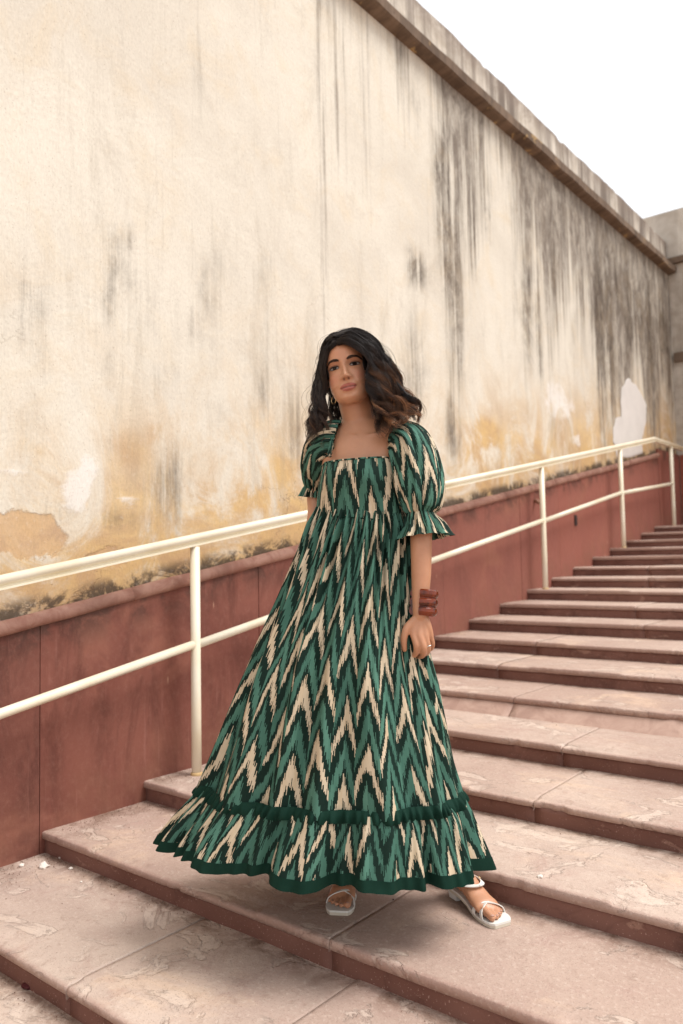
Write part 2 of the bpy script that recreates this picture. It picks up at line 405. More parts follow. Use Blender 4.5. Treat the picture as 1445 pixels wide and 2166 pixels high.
for i in range(I0, I1+1):
    js = JOINTS.get(i)
    if js is None:
        js = []; x = XW+rng.uniform(.6, 1.8)
        while x < XR-.5: js.append(x); x += rng.uniform(1.3, 2.3)
    xs = [XW-.02]+js+[XR]
    for k in range(len(xs)-1):
        slab(i, xs[k], xs[k+1], k); riser(i, xs[k]+(.0 if k == 0 else .0), xs[k+1])
# landing paving behind the last tread
yy = ty(I1)+.69; r = 0
while yy < Y_END:
    y2 = min(yy+.7, Y_END+.02); x = XW-.02; 
    while x < XR:
        x2 = min(x+rng.uniform(.8, 1.3), XR); x2 = XR if XR-x2 < .4 else x2
        v, f = box(x+.002, x2-.002, yy+.002, y2-.002, tz(I1)-.03, tz(I1)+rng.uniform(-.002, .002))
        link('paving_slab', mesh('paving_slab', v, f, attrs={'m': np.tile([.3, rng.rand(), 0], (8, 1))}), STONE, stairs); x = x2
    yy = y2

# ------------------------------------------------------------------ the tall wall
wall = empty('plaster_wall', (XW, 4, 0))
tag(wall, 'tall weathered cream plaster wall with rain streaks and a red dado beside the stairs', 'wall')
YA = -3.6
ny, nz = 361, 141
ys = np.linspace(YA, Y_END, ny); zs = np.linspace(-1.2, 4.80, nz)
Yg, Zg = np.meshgrid(ys, zs); yf, zf = Yg.ravel(), Zg.ravel()
dark = np.zeros_like(yf); och = np.zeros_like(yf); whi = np.zeros_like(yf); zone = np.zeros_like(yf); bot = np.zeros_like(yf); raw = np.zeros_like(yf)
def blob(arr, x, y, sx, sy, w=1., hard=2.):
    c = onx(x, y, XW-.03); a = onx(x+sx, y, XW-.03); b = onx(x, y+sy, XW-.03)
    wy = max(abs(a.y-c.y), .03); wz = max(abs(b.z-c.z), .03)
    g = w*np.exp(-(np.abs((yf-c.y)/wy)**hard+np.abs((zf-c.z)/wz)**hard))
    np.maximum(arr, g, out=arr)
def streak(x, y0, y1, sx, w=1.):
    blob(dark, x, (y0+y1)/2, sx, abs(y1-y0)/2, w, 2.)
for a in [(945, 180, 760, 14, 1.), (960, 300, 900, 22, .7), (925, 260, 560, 10, .8), (880, 520, 620, 22, .7), (880, 640, 900, 30, .5), (1000, 320, 620, 9, .6),
          (1030, 330, 520, 12, .6), (1115, 480, 800, 14, .7), (1140, 560, 800, 10, .9), (1170, 420, 700, 9, .6), (1085, 330, 700, 8, .5), (1215, 500, 900, 8, .35),
          (1270, 480, 960, 12, 1.), (1290, 480, 950, 10, 1.), (1330, 540, 760, 16, .9), (1375, 560, 860, 10, 1.), (1400, 580, 860, 10, .9), (1305, 480, 700, 9, .8), (1415, 650, 900, 5, .9),
          (1350, 560, 800, 30, .6), (1180, 860, 960, 30, .3), (960, 800, 1000, 20, .6)]: streak(*a)
for a in [(250, 650, 330, 150, .24), (560, 700, 160, 150, .22), (250, 570, 40, 110, .42), (232, 640, 20, 70, .5), (55, 640, 60, 120, .5), (40, 560, 50, 60, .35), (440, 620, 40, 100, .36), (470, 570, 50, 60, .28), (405, 690, 14, 60, .6), (580, 590, 40, 70, .35),
          (270, 500, 20, 40, .5), (350, 1030, 50, 90, .55), (390, 1000, 30, 80, .4), (420, 150, 14, 140, .32), (575, 60, 40, 100, .22), (620, 900, 26, 130, .5), (560, 830, 30, 90, .4), (340, 800, 40, 60, .25),
          (235, 780, 30, 80, .35), (80, 740, 40, 80, .35), (360, 790, 60, 40, .25), (250, 1100, 60, 30, .4), (690, 20, 30, 60, .3), (840, 80, 30, 90, .35), (880, 200, 20, 120, .35), (120, 1080, 60, 40, .3)]: blob(dark, *a)
for a in [(440, 1060, 60, 60, .8), (530, 1060, 60, 45, 1.), (600, 1000, 60, 60, .7), (620, 1080, 50, 50, .8), (280, 960, 80, 90, .5), (100, 960, 120, 80, .45), (330, 920, 50, 40, .45), (60, 880, 120, 120, .3),
          (1030, 930, 45, 55, .9), (1000, 960, 30, 60, .7), (1130, 940, 25, 35, .6), (1250, 960, 40, 30, .7), (560, 900, 90, 90, .35), (300, 1180, 300, 60, .9), (560, 1130, 120, 40, .8), (60, 1220, 120, 60, .9), (640, 760, 200, 160, .22), (100, 700, 200, 160, .25)]: blob(och, *a)
for a in [(160, 1040, 45, 70, .85), (190, 990, 40, 50, .7), (30, 1000, 60, 25, .6), (480, 900, 70, 50, .45), (270, 1060, 50, 30, .5), (560, 1010, 40, 25, .45), (1180, 850, 60, 80, .6), (1220, 930, 25, 25, .6)]: blob(whi, *a)
for a in [(40, 1130, 110, 60, .85), (110, 1150, 60, 60, .7), (-120, 1130, 160, 90, .8), (230, 1180, 120, 40, .5)]: blob(raw, *a, 2.5)
# grey zone under the cornice, growing to the right
top = 4.80-zf
zone = np.clip(1-top/2.4, 0, 1)**.8*np.clip((yf-2.9)/2.2, 0, 1)+np.clip((yf-7.6)/1.2, 0, 1)*.38
zone = np.clip(zone, 0, 1)
hd = zf-dado_z(yf); bot = np.clip(1-hd/.15, 0, 1)
och = np.maximum(och, np.clip(1-hd/.42, 0, 1)*.75); och = np.maximum(och, np.clip(1.15-hd/1.15, 0, 1)*.62)
XX = XW-.03+(fbm(yf*1.2, zf*1.2, 4, 8)-.5)*.007
me = mesh('wall_face', np.c_[XX, yf, zf], grid_faces(nz, ny), attrs={'m': np.c_[dark, och, whi], 'k': np.c_[zone, bot, raw]})
link('wall_face', me, PLASTER, wall, True)
v, f = box(XW-.55, XW-.06, YA, Y_END, -1.6, 4.79); link('wall_core', mesh('wall_core', v, f), PARA, wall)
# white re-plastered patch (arched smear) low at the far end
pts = [(1298, 935), (1297, 905), (1303, 890), (1315, 880), (1313, 850), (1315, 820), (1324, 804), (1335, 803), (1345, 815), (1356, 838), (1367, 860), (1366, 890), (1360, 930), (1358, 960), (1330, 968), (1306, 966)]
_q = []
for k in range(len(pts)):
    (xa_, ya_), (xb_, yb_) = pts[k], pts[(k+1) % len(pts)]
    for j in range(5):
        u_ = j/5; _q.append((xa_+(xb_-xa_)*u_+float(fbm(k+u_, 3.3, 4, 2)-.5)*9, ya_+(yb_-ya_)*u_+float(fbm(k+u_, 8.1, 4, 5)-.5)*14))
P = [onx(a, b, XW-.0265) for a, b in _q]; c = sum(P, Vector())/len(P)
V = [p for p in P]+[c+(p-c)*.97+Vector((.003, 0, 0)) for p in P]+[c+Vector((.0035, 0, 0))]
n = len(P); F = [(j, (j+1) % n, n+(j+1) % n, n+j) for j in range(n)]+[(n+j, n+(j+1) % n, 2*n) for j in range(n)]
F = [f[::-1] for f in F]
link('plaster_patch', mesh('plaster_patch', V, F), plain('fresh_white_plaster', C(216, 209, 202), .9, 5, .22), wall)
# cornice
ys = np.linspace(YA, Y_END-.02, 200)
prof = [(-.02, 4.775), (.075, 4.790), (.098, 4.800), (.100, 4.872), (.085, 4.885), (-.02, 4.905)]
V = []; 
for (dx, z) in prof:
    for y in ys:
        w = float(fbm(y*3, z*9, 3, 2)-.5)*.02; V.append((XW-.03+dx+(w if dx > 0 else 0), y, z+w*.5))
F = grid_faces(len(prof), len(ys))
link('cornice', mesh('cornice', V, F), CORN, wall)
# parapet
Vt = []; prof = [(0, 4.88), (0.0, 5.0), (0.0, 5.12), (0.0, 5.24), (-.02, 5.262), (-.35, 5.262), (-.35, 4.7)]
for k, (dx, z) in enumerate(prof):
    for y in ys:
        w = float(fbm(y*2.4, 0, 4, 2)-.5)*.05+max(0, float(fbm(y*5, 2, 3, 7))-.62)*-.25 if 3 <= k <= 5 else 0
        g = float(fbm(y*2, z*3, 3, 4)-.5)*.02 if k < 5 else 0
        Vt.append((XW-.04+dx+g, y, z+w))
link('parapet', mesh('parapet', Vt, grid_faces(len(prof), len(ys))), PARA, wall)
# dado panels
y = 1.66-.517*8; edges = []
while y < 9.75: edges.append(y); y += .517 if 1.6 < y < 1.7 else rng.uniform(.75, 1.35)
edges.append(9.90)
dk = empty('dado')
dk.parent = wall; dk.matrix_parent_inverse = wall.matrix_basis.inverted()
def panel(y0, y1, zt0, zt1, zb, dx):
    n = 7; m = 9; V = []; att = []
    tone = rng.rand()
    for k in range(n):
        for j in range(m):
            yy = y0+.0015+(y1-y0-.003)*j/(m-1); zt = zt0+(zt1-zt0)*j/(m-1); zz = zb+(zt-zb)*k/(n-1)
            e = .004 if j in (0, m-1) else 0
            V.append((XW+dx-e, yy, zz)); i = (yy-Y0)/TREAD
            att.append((min(1, max(0, (yy-2.6)/4.2)), zz-(tz(i)), tone))
    F = grid_faces(n, m)
    o = len(V); V += [(XW-.04, yy, zz) for (_, yy, zz) in V]; att += att
    F += [(j+1, j, o+j, o+j+1) for j in range(m-1)]+[((n-1)*m+j, (n-1)*m+j+1, o+(n-1)*m+j+1, o+(n-1)*m+j) for j in range(m-1)]
    F += [(r*m, (r+1)*m, o+(r+1)*m, o+r*m) for r in range(n-1)]+[((r+1)*m+m-1, r*m+m-1, o+r*m+m-1, o+(r+1)*m+m-1) for r in range(n-1)]
    return mesh('dado_panel', V, F, attrs={'m': np.array(att)})
for a, b in zip(edges[:-1], edges[1:]):
    link('dado_panel', panel(a, b, dado_z(a), dado_z(b), -1.6, rng.uniform(-.0025, .0025)), DADO, wall)
link('dado_panel', panel(9.90, 10.4, 2.36, 2.36, 1.2, .004), DADO, wall)
link('dado_panel', panel(10.4, Y_END, 2.36, 2.36, 1.2, 0), DADO, wall)
bpy.data.objects.remove(dk)
# half-round moulding in stone lengths
y = YA; 
while y < 9.88:
    y2 = min(y+rng.uniform(.9, 1.4), 9.9); y2 = 9.9 if 9.9-y2 < .3 else y2
    k = 10; P = [(XW-.004+rng.uniform(-.001, .001), y+.001+(y2-y-.002)*j/k, dado_z(y+(y2-y)*j/k)+.004+float(fbm((y+(y2-y)*j/k)*5, 1, 3, 1)-.5)*.006) for j in range(k+1)]
    v, f = tube_vf(P, [.031+float(fbm(p[1]*7, 4, 3, 1)-.5)*.006 for p in P], 14); link('moulding', mesh('moulding', v, f), MOULD, wall, True); y = y2
# drain slot in the dado
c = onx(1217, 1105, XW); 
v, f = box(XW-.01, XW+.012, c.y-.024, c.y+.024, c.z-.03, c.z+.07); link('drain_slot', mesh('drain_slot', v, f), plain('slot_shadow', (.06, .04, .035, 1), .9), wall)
c = onx(1130, 1060, XW)
v, f = tube_vf([(XW-.01, c.y, c.z), (XW+.03, c.y, c.z), (XW+.05, c.y-.02, c.z-.02)], .016, 10); link('pipe_stub', mesh('pipe_stub', v, f), plain('stub_metal', C(150, 110, 90), .6), wall, True)

# ------------------------------------------------------------------ end wall closing the landing
ew = empty('end_wall', (-2, Y_END, 1.4))
tag(ew, 'far pale stone wall with an ochre arched recess closing the top landing', 'wall')
ENDM = mat_parapet('end_plaster', 5.0, 4.2, .3, 2.)
def epart(name, x0, x1, y0, y1, z0, z1, m): v, f = box(x0, x1, y0, y1, z0, z1); return link(name, mesh(name, v, f), m, ew)
epart('wall_core', -7, 6, Y_END+.22, Y_END+.8, -1.6, 5.60, ENDM)
# front skin with an arched opening beside the corner
xa, xb, zs_, rr = -2.86, -1.76, 3.72, .55
V = []; F = []
arch = [(xb, 1.3)]+[((xa+xb)/2+rr*math.cos(t), zs_+rr*1.25*math.sin(t)) for t in np.linspace(0, PI, 17)]+[(xa, 1.3)]
outl = [(6, 1.3)]+[(6, 5.62)]*1+[(x, 5.62) for x in np.linspace(5, -3.0, 15)]+[(-3.05, 5.0), (-3.05, 1.3)]
# simple strips: right field, left jamb, spandrel fan
def quadbox(name, pts, y0, y1, m):
    n = len(pts); V = [(x, y0, z) for x, z in pts]+[(x, y1, z) for x, z in pts]
    F = [tuple(range(n)), tuple(range(2*n-1, n-1, -1))]+[(j, n+j, n+(j+1) % n, (j+1) % n) for j in range(n)]
    return link(name, mesh(name, V, F), m, ew)
quadbox('wall_face', [(xb, 1.3), (6, 1.3), (6, 5.66), (xb, 5.66)], Y_END, Y_END+.23, ENDM)
quadbox('jamb', [(-3.6, 1.3), (xa, 1.3), (xa, 5.66), (-3.6, 5.66)], Y_END, Y_END+.23, ENDM)
sp = [((xa+xb)/2+rr*math.cos(t), zs_+rr*1.25*math.sin(t)) for t in np.linspace(PI, 0, 17)]
quadbox('spandrel', [(xa, 5.66)]+sp[::1]+[(xb, 5.66)], Y_END+.001, Y_END+.23, ENDM)
epart('niche_back', xa-.05, xb+.05, Y_END+.14, Y_END+.19, 1.3, 4.6, plain('ochre_wash', C(222, 176, 110), .9, 4, .15))
epart('string_course', xa-.9, 6, Y_END-.06, Y_END+.01, 4.92, 5.0, CORN)
epart('impost', -3.0, xa+.03, Y_END-.05, Y_END+.01, 3.60, 3.72, CORN)
epart('dado_panel', -2.99, 6, Y_END-.03, Y_END+.01, 1.3, 2.36, plain('red_plinth', C(150, 86, 70), .8, 5, .25))

# ------------------------------------------------------------------ handrail
XRAIL = -2.885
rail = empty('handrail', (XRAIL, 2.5, tz(1)))
tag(rail, 'cream painted tubular steel handrail with posts running up along the wall', 'handrail')
YB = 9.42
def rail_z(y, h): return h+RISE*(min(y, YB)-Y0)/TREAD
P = [(XRAIL, YA+.3, rail_z(YA+.3, 1.068)), (XRAIL, YB-.05, rail_z(YB-.05, 1.06)), (XRAIL, YB, rail_z(YB, 1.055)+.003), (XRAIL, YB+.05, rail_z(YB, 1.055)), (XRAIL, Y_END-.1, rail_z(YB, 1.055))]
v, f = tube_vf(P, .0205, 20); link('top_rail', mesh('top_rail', v, f), CREAM, rail, True)
V = []; F = []
for (x, y, z) in P:
    for dx, dz in ((-.022, -.036), (.022, -.036), (.022, -.030), (-.022, -.030)): V.append((x+dx, y, z+dz))
F = grid_faces(len(P), 4, True); F = [q[::-1] for q in F]
link('flat_bar', mesh('flat_bar', V, F), CREAM, rail)
V = []
for (x, y, z) in P:
    for dx, dz in ((-.004, -.032), (.004, -.032), (.004, -.015), (-.004, -.015)): V.append((x+dx, y, z+dz))
link('rail_web', mesh('rail_web', V, F), CREAM, rail)
posts = [(-1.35, -6), (.55, -3), (2.452, 1), (4.38, 5), (6.30, 9), (8.24, 13), (10.03, 16)]
for y, i in posts:
    i = max(I0, min(I1, math.floor((y-Y0)/TREAD)))
    zb = tz(i)-.01; ztop = rail_z(y, 1.058)-.034
    v, f = tube_vf([(XRAIL, y, zb), (XRAIL, y, zb+.3), (XRAIL, y, ztop)], .0232, 20); link('post', mesh('post', v, f), CREAM, rail, True)
    v, f = tube_vf([(XRAIL, y, tz(i)-.01), (XRAIL, y, tz(i)+.006), (XRAIL, y, tz(i)+.012)], [.029, .028, .025], 16); link('weld_collar', mesh('weld_collar', v, f), plain('rusty_weld', C(196, 164, 116), .8, 60), rail, True)
for (ya, _), (yb, _) in zip(posts[:-1], posts[1:]):
    hb = .565
    Pm = [(XRAIL, ya+.015, rail_z(ya, hb)), (XRAIL, (ya+yb)/2, (rail_z(ya, hb)+rail_z(yb, hb))/2), (XRAIL, yb-.015, rail_z(yb, hb))]
    v, f = tube_vf(Pm, .0200, 20); link('mid_rail', mesh('mid_rail', v, f), CREAM, rail, True)

# ------------------------------------------------------------------ litter on the steps
def lump(name, p, s, m, label, cat, seed, flat=.6, group=None):
    bm = bmesh.new(); bmesh.ops.create_icosphere(bm, subdivisions=2, radius=1)
    rs = np.random.RandomState(seed)
    off = rs.rand(3)*9
    for w in bm.verts:
        k = .65+.7*float(vn(w.co.x*1.4+off[0], w.co.y*1.4+w.co.z+off[1]))
        w.co *= k*s; w.co.z *= flat
    me = bpy.data.meshes.new(name); bm.to_mesh(me); bm.free()
    o = link(name, me, m); o.location = (p.x, p.y, p.z+s*flat*.45); o.rotation_euler.z = seed
    tag(o, label, cat, group)
CHIP = plain('lime_chip', C(226, 214, 202), .9, 60, .2); DIRT = plain('dark_crumb', C(84, 62, 52), .9, 60, .3)
lump('plaster_chip', onz(92, 1834, tz(-1)), .020, CHIP, 'largest white plaster chip on the lower left step', 'debris', 1, group='plaster chips on the steps')
lump('plaster_chip', onz(46, 1832, tz(-1)), .011, CHIP, 'white plaster chip at the far left near the wall base', 'debris', 2, group='plaster chips on the steps')
lump('plaster_chip', onz(128, 1815, tz(-1)), .009, CHIP, 'small white plaster chip just above the largest chip', 'debris', 3, group='plaster chips on the steps')
lump('plaster_chip', onz(150, 1838, tz(-1)), .008, CHIP, 'small white plaster chip right of the largest chip', 'debris', 4, group='plaster chips on the steps')
lump('plaster_chip', onz(172, 1866, tz(-1)), .005, CHIP, 'tiny white chip in front of the lowest visible step corner', 'debris', 5, group='plaster chips on the steps')
lump('plaster_chip', onz(108, 1806, tz(-1)), .006, CHIP, 'tiny white chip tight against the red wall', 'debris', 8, group='plaster chips on the steps')
lump('plaster_chip', onz(1143, 1856, tz(1)), .010, CHIP, 'white chip on the step edge behind the right sandal', 'debris', 6, group='plaster chips on the steps')
lump('paper_scrap', onz(1008, 1371, tz(5)), .022, plain('blue_paper', C(70, 80, 150), .7), 'small blue scrap of paper lying on a step beside the hand', 'litter', 9, .4)
lump('dry_leaf', onz(58, 2086, tz(-2)), .022, plain('dark_red_leaf', C(78, 26, 28), .7), 'curled dark red dry leaf at the bottom left corner', 'leaf', 11, .35)
lump('pebble', onz(225, 1838, tz(-1)), .006, DIRT, 'dark crumb of dirt at the left step corner', 'pebble', 12)
lump('pebble', onz(832, 1903, tz(0)), .003, DIRT, 'single dark crumb on the tread between the feet', 'pebble', 13)
rs = np.random.RandomState(21)
# fine grit swept into the step corners
V = []; F = []
for k in range(2600):
    i = int(rs.choice([-2, -1, 0, 1, 2, 3])); a = rs.rand()
    if a < .55: x = XW+abs(rs.normal(0, .10))+.012; yy = ty(i)+rs.uniform(.02, TREAD-.01)
    else: x = XW+.02+rs.exponential(.8); yy = ty(i+1)-.008-rs.exponential(.022)
    if yy < ty(i)+.03 or x > 1: continue
    s = rs.uniform(.0008, .0028); z = tz(i)+.001; o = len(V)
    for q in ((1, 0, 0), (-.6, .8, 0), (-.5, -.9, 0), (0, 0, 1.2)): V.append((x+q[0]*s, yy+q[1]*s, z+q[2]*s))
    F += [(o, o+1, o+3), (o+1, o+2, o+3), (o+2, o, o+3)]
tag(link('grit', mesh('grit', V, F), plain('grit', C(124, 94, 76), .95, 90, .5)), 'fine dark grit swept into the step corners along the wall', 'grit', kind='stuff')

# ================================================================== the woman
RR = _r.copy(); UP = Vector((0, 0, 1))
def skinmat():
    t = NT('skin'); co = t.co(); c = t.attr('c')
    n = t.noise(co, 220, 3, .6); b = t.noise(co, 30, 3, .6)
    c2 = t.mix(t.ramp(b, .3, .7, 0, .2), c, (.34, .14, .07, 1)); c2 = t.mix(t.ramp(t.noise(co, 420, 3, .7), .62, .75, 0, .3), c2, (.22, .09, .05, 1))
    t.b.inputs['Subsurface Weight'].default_value = .12; t.b.inputs['Subsurface Radius'].default_value = (.012, .005, .003); t.b.inputs['Subsurface Scale'].default_value = .6
    return t.done(c2, t.ramp(n, .3, .7, .36, .50), t.bump(n, .18, .0009), .45)
def fabric(name, dark_only=False):
    t = NT(name); uv = t.co('UV'); S = t.sep(uv); co = t.co()
    weave = t.noise(t.mul(uv, (900, 900, 1)), 1, 1, .5)
    if dark_only:
        n = t.noise(co, 14, 4, .6)
        c = t.mix(t.ramp(n, .3, .7), (.0035, .021, .013, 1), (.0055, .028, .018, 1))
        return t.done(c, .75, t.bump(weave, .15, .0006), .12)
    # warp threads step the pattern sideways: each thin column is shifted along its length
    PU, PV = .076, .226
    col = t.math('FLOOR', t.math('MULTIPLY', S[0], 1/.0017))
    cv = t.n.new('ShaderNodeCombineXYZ'); t.l.new(col, cv.inputs[0])
    wn_ = t.n.new('ShaderNodeTexWhiteNoise'); wn_.noise_dimensions = '3D'; t.l.new(cv.outputs[0], wn_.inputs['Vector'])
    jag = t.math('SUBTRACT', wn_.outputs['Value'], .5)
    uq = t.math('MULTIPLY', t.math('ADD', col, .5), .0017)
    wob = t.math('SUBTRACT', t.noise(t.mul(uv, (5, 2.2, 1)), 1, 2, .5), .5)
    x = t.math('ADD', t.math('DIVIDE', uq, PU), t.math('MULTIPLY', wob, .75))
    fr = t.math('FRACT', x); tri = t.math('ABSOLUTE', t.math('SUBTRACT', t.math('MULTIPLY', fr, 2.), 1.))
    cell = t.math('FLOOR', x)
    cc = t.n.new('ShaderNodeCombineXYZ'); t.l.new(cell, cc.inputs[0])
    wc = t.n.new('ShaderNodeTexWhiteNoise'); t.l.new(cc.outputs[0], wc.inputs['Vector'])
    # every chevron column starts at its own height a little
    v = t.math('DIVIDE', S[1], PV)
    ph = t.math('ADD', v, t.math('MULTIPLY', tri, -.68))
    ph = t.math('ADD', ph, t.math('MULTIPLY', jag, .155))
    ph = t.math('ADD', ph, t.math('MULTIPLY', wob, .45))
    ph = t.math('ADD', ph, t.math('ADD', t.math('FRACT', t.math('MULTIPLY', cell, .3820)), t.math('MULTIPLY', wc.outputs['Value'], .22)))
    f = t.math('FRACT', ph); band = t.math('FLOOR', ph)
    cb = t.n.new('ShaderNodeCombineXYZ'); t.l.new(t.math('FLOOR', t.math('ADD', x, .5)), cb.inputs[0]); t.l.new(band, cb.inputs[1])
    wb = t.n.new('ShaderNodeTexWhiteNoise'); t.l.new(cb.outputs[0], wb.inputs['Vector'])
    DK, TL, CRM = (.0050, .0175, .0120, 1), (.088, .205, .150, 1), (.58, .47, .33, 1)
    tl2 = t.mix(t.ramp(wb.outputs['Value'], .2, .6, 0, .65), t.mix(t.ramp(t.noise(t.mul(uv, (40, 6, 1)), 1, 3, .6), .35, .7), TL, (.060, .155, .112, 1)), (.042, .112, .082, 1))
    cr2 = t.mix(t.ramp(t.noise(t.mul(uv, (60, 8, 1)), 1, 3, .6), .4, .8), CRM, (.50, .375, .235, 1))
    crm_or = t.mix(t.ramp(wb.outputs['Value'], .80, .82), cr2, tl2)       # some cream arrows are dyed teal
    tl_or = t.mix(t.ramp(wb.outputs['Color'], .93, .94), tl2, cr2) if False else tl2
    def step(a, k): return t.math('GREATER_THAN', f, t.math('ADD', t.math('MULTIPLY', tri, k), a))
    c = t.mix(step(.32, -.20), crm_or, DK)
    c = t.mix(step(.54, -.06), c, tl_or)
    c = t.mix(step(.82, -.04), c, DK)
    fz = t.noise(t.mul(uv, (600, 50, 1)), 1, 2, .6)
    c = t.mix(t.ramp(fz, .25, .8, 0, .14), c, (.02, .045, .034, 1))
    return t.done(c, .72, t.bump(weave, .15, .0006), .14)
SKIN = skinmat(); IKAT = fabric('green_ikat_cotton'); GREEN = fabric('dark_green_cotton', True)

SH = []     # closed shells that are fused into one body
def add_shell(V, F): SH.append((list(map(Vector, V)), F))
def loft(rows, n=40):
    V = []
    for c, e1, e2 in rows:
        for k in range(n):
            t = 2*PI*k/n; V.append(c+e1*math.cos(t)+e2*math.sin(t))
    F = grid_faces(len(rows), n, True)
    F.append(tuple(range(n))[::-1]); F.append(tuple((len(rows)-1)*n+k for k in range(n)))
    return V, F
def smooth_path(P, R, k=6):
    """Catmull-Rom through points"""
    P = [Vector(p) for p in P]; Q = []; S = []
    n = len(P)
    for i in range(n-1):
        p0, p1, p2, p3 = P[max(i-1, 0)], P[i], P[i+1], P[min(i+2, n-1)]
        for j in range(k):
            t = j/k
            Q.append(.5*((2*p1)+(p2-p0)*t+(2*p0-5*p1+4*p2-p3)*t*t+(3*p1-p0-3*p2+p3)*t**3)); S.append(R[i]*(1-t)+R[i+1]*t)
    Q.append(P[-1]); S.append(R[-1]); return Q, S
def limb(P, R, n=20, k=6):
    Q, S = smooth_path(P, R, k)
    t0 = (Q[0]-Q[1]).normalized(); t1 = (Q[-1]-Q[-2]).normalized()
    a = [Q[0]+t0*S[0]*s for s in (.98, .85, .5)]; ra = [S[0]*s for s in (.15, .53, .87)]
    b = [Q[-1]+t1*S[-1]*s for s in (.5, .85, .98)]; rb = [S[-1]*s for s in (.87, .53, .15)]
    V, F = tube_vf(a+Q+b, ra+S+rb, n); add_shell(V, F)
BETA = .28
E1 = RR*math.cos(BETA)-VH*math.sin(BETA)      # across her body, towards the photo's right and nearer
E2 = VH*math.cos(BETA)+RR*math.sin(BETA)      # towards her back
torso = [(765, 1330, 2.44, .12, .085), (766, 1260, 2.44, .15, .10), (768, 1160, 2.44, .118, .085), (768, 1095, 2.435, .118, .086), (767, 1030, 2.43, .126, .094),
         (768, 985, 2.435, .132, .094), (768, 955, 2.442, .138, .088), (768, 935, 2.448, .138, .078), (767, 918, 2.455, .112, .068), (766, 903, 2.458, .080, .060), (765, 890, 2.46, .060, .054)]
rows = []
Q, _ = smooth_path([at(a, b, q) for a, b, q, w, d in torso], [w for a, b, q, w, d in torso], 5)
_, ws = smooth_path([at(a, b, q) for a, b, q, w, d in torso], [w for a, b, q, w, d in torso], 5)
_, ds = smooth_path([at(a, b, q) for a, b, q, w, d in torso], [d for a, b, q, w, d in torso], 5)
add_shell(*loft([(Q[i], E1*ws[i], E2*ds[i]) for i in range(len(Q))]))
# neck
limb([at(766, 915, 2.465), at(758, 882, 2.452), at(747, 842, 2.44), at(742, 815, 2.435)], [.060, .051, .049, .049], 28)
for a, b in ():   # neck muscles down to the collar bones
    P0, P1 = at(*a), at(*b); limb([P0, P0.lerp(P1, .5)+VH*.016, P1+VH*.008], [.006, .0075, .008], 12)
for s, e in (((752, 922, 2.372), (702, 912, 2.455)), ((778, 921, 2.365), (848, 905, 2.375))):
    P0, P1 = at(*s), at(*e); limb([P0+VH*.010, P0.lerp(P1, .5)-VH*.001-UP*.003, P1+VH*.003], [.0065, .0065, .009], 10)
# arms
SHL, SHR = at(860, 938, 2.375), at(690, 945, 2.50)
limb([at(830, 925, 2.41), SHL, at(878, 1015, 2.335), at(889, 1098, 2.305), at(891, 1150, 2.29), at(891, 1215, 2.28), at(889, 1278, 2.272), at(889, 1300, 2.27)],
     [.046, .047, .041, .034, .0315, .0290, .0225, .0215], 24)
limb([at(705, 930, 2.47), SHR, at(677, 1000, 2.545), at(669, 1045, 2.58), at(668, 1080, 2.575), at(662, 1108, 2.565), at(656, 1122, 2.56)], [.043, .045, .037, .031, .027, .022, .021], 24)
# left hand (photo right), relaxed
def palm(pts, w0):
    limb(pts, w0, 16)
kn = [(875, 1343, 2.258), (888, 1346, 2.252), (900, 1347, 2.258), (910, 1344, 2.270)]
for k, kk in enumerate(kn):
    limb([at(884+k*4, 1300, 2.270), at((884+k*4)*.45+kk[0]*.55, 1322, 2.265), at(*kk)], [.0125, .0125, .0108], 14)
limb([at(882, 1308, 2.278), at(888, 1330, 2.285), at(895, 1343, 2.29)], [.012, .015, .011], 14)
limb([kn and at(875, 1343, 2.258), at(881, 1366, 2.250), at(879, 1383, 2.268), at(866, 1390, 2.290)], [.0105, .0095, .0088, .0076], 14)
limb([at(888, 1346, 2.252), at(896, 1371, 2.250), at(894, 1386, 2.275), at(884, 1388, 2.302)], [.0105, .0096, .0090, .0078], 14)
limb([at(900, 1347, 2.258), at(906, 1369, 2.262), at(903, 1381, 2.288), at(894, 1383, 2.312)], [.0100, .0090, .0085, .0075], 14)
limb([at(910, 1344, 2.270), at(915, 1361, 2.280), at(912, 1372, 2.302), at(904, 1374, 2.318)], [.0088, .0078, .0074, .0066], 14)
limb([at(881, 1308, 2.268), at(862, 1328, 2.262), at(855, 1350, 2.262), at(856, 1374, 2.270)], [.0130, .0125, .0098, .0078], 14)
# right hand (photo left), fingers gathering the skirt at her side
for k, (dx, dq) in enumerate(((0, 0), (4, .012), (8, .022), (12, .030))):
    limb([at(659+dx*.5, 1112, 2.555+dq), at(648+dx, 1132, 2.545+dq), at(641+dx, 1144, 2.54+dq), at(636+dx*1.1, 1152-k, 2.55+dq)], [.0125, .0105, .0088, .0068], 12)
limb([at(664, 1112, 2.545), at(661, 1130, 2.535), at(657, 1146, 2.54)], [.012, .010, .008], 12)
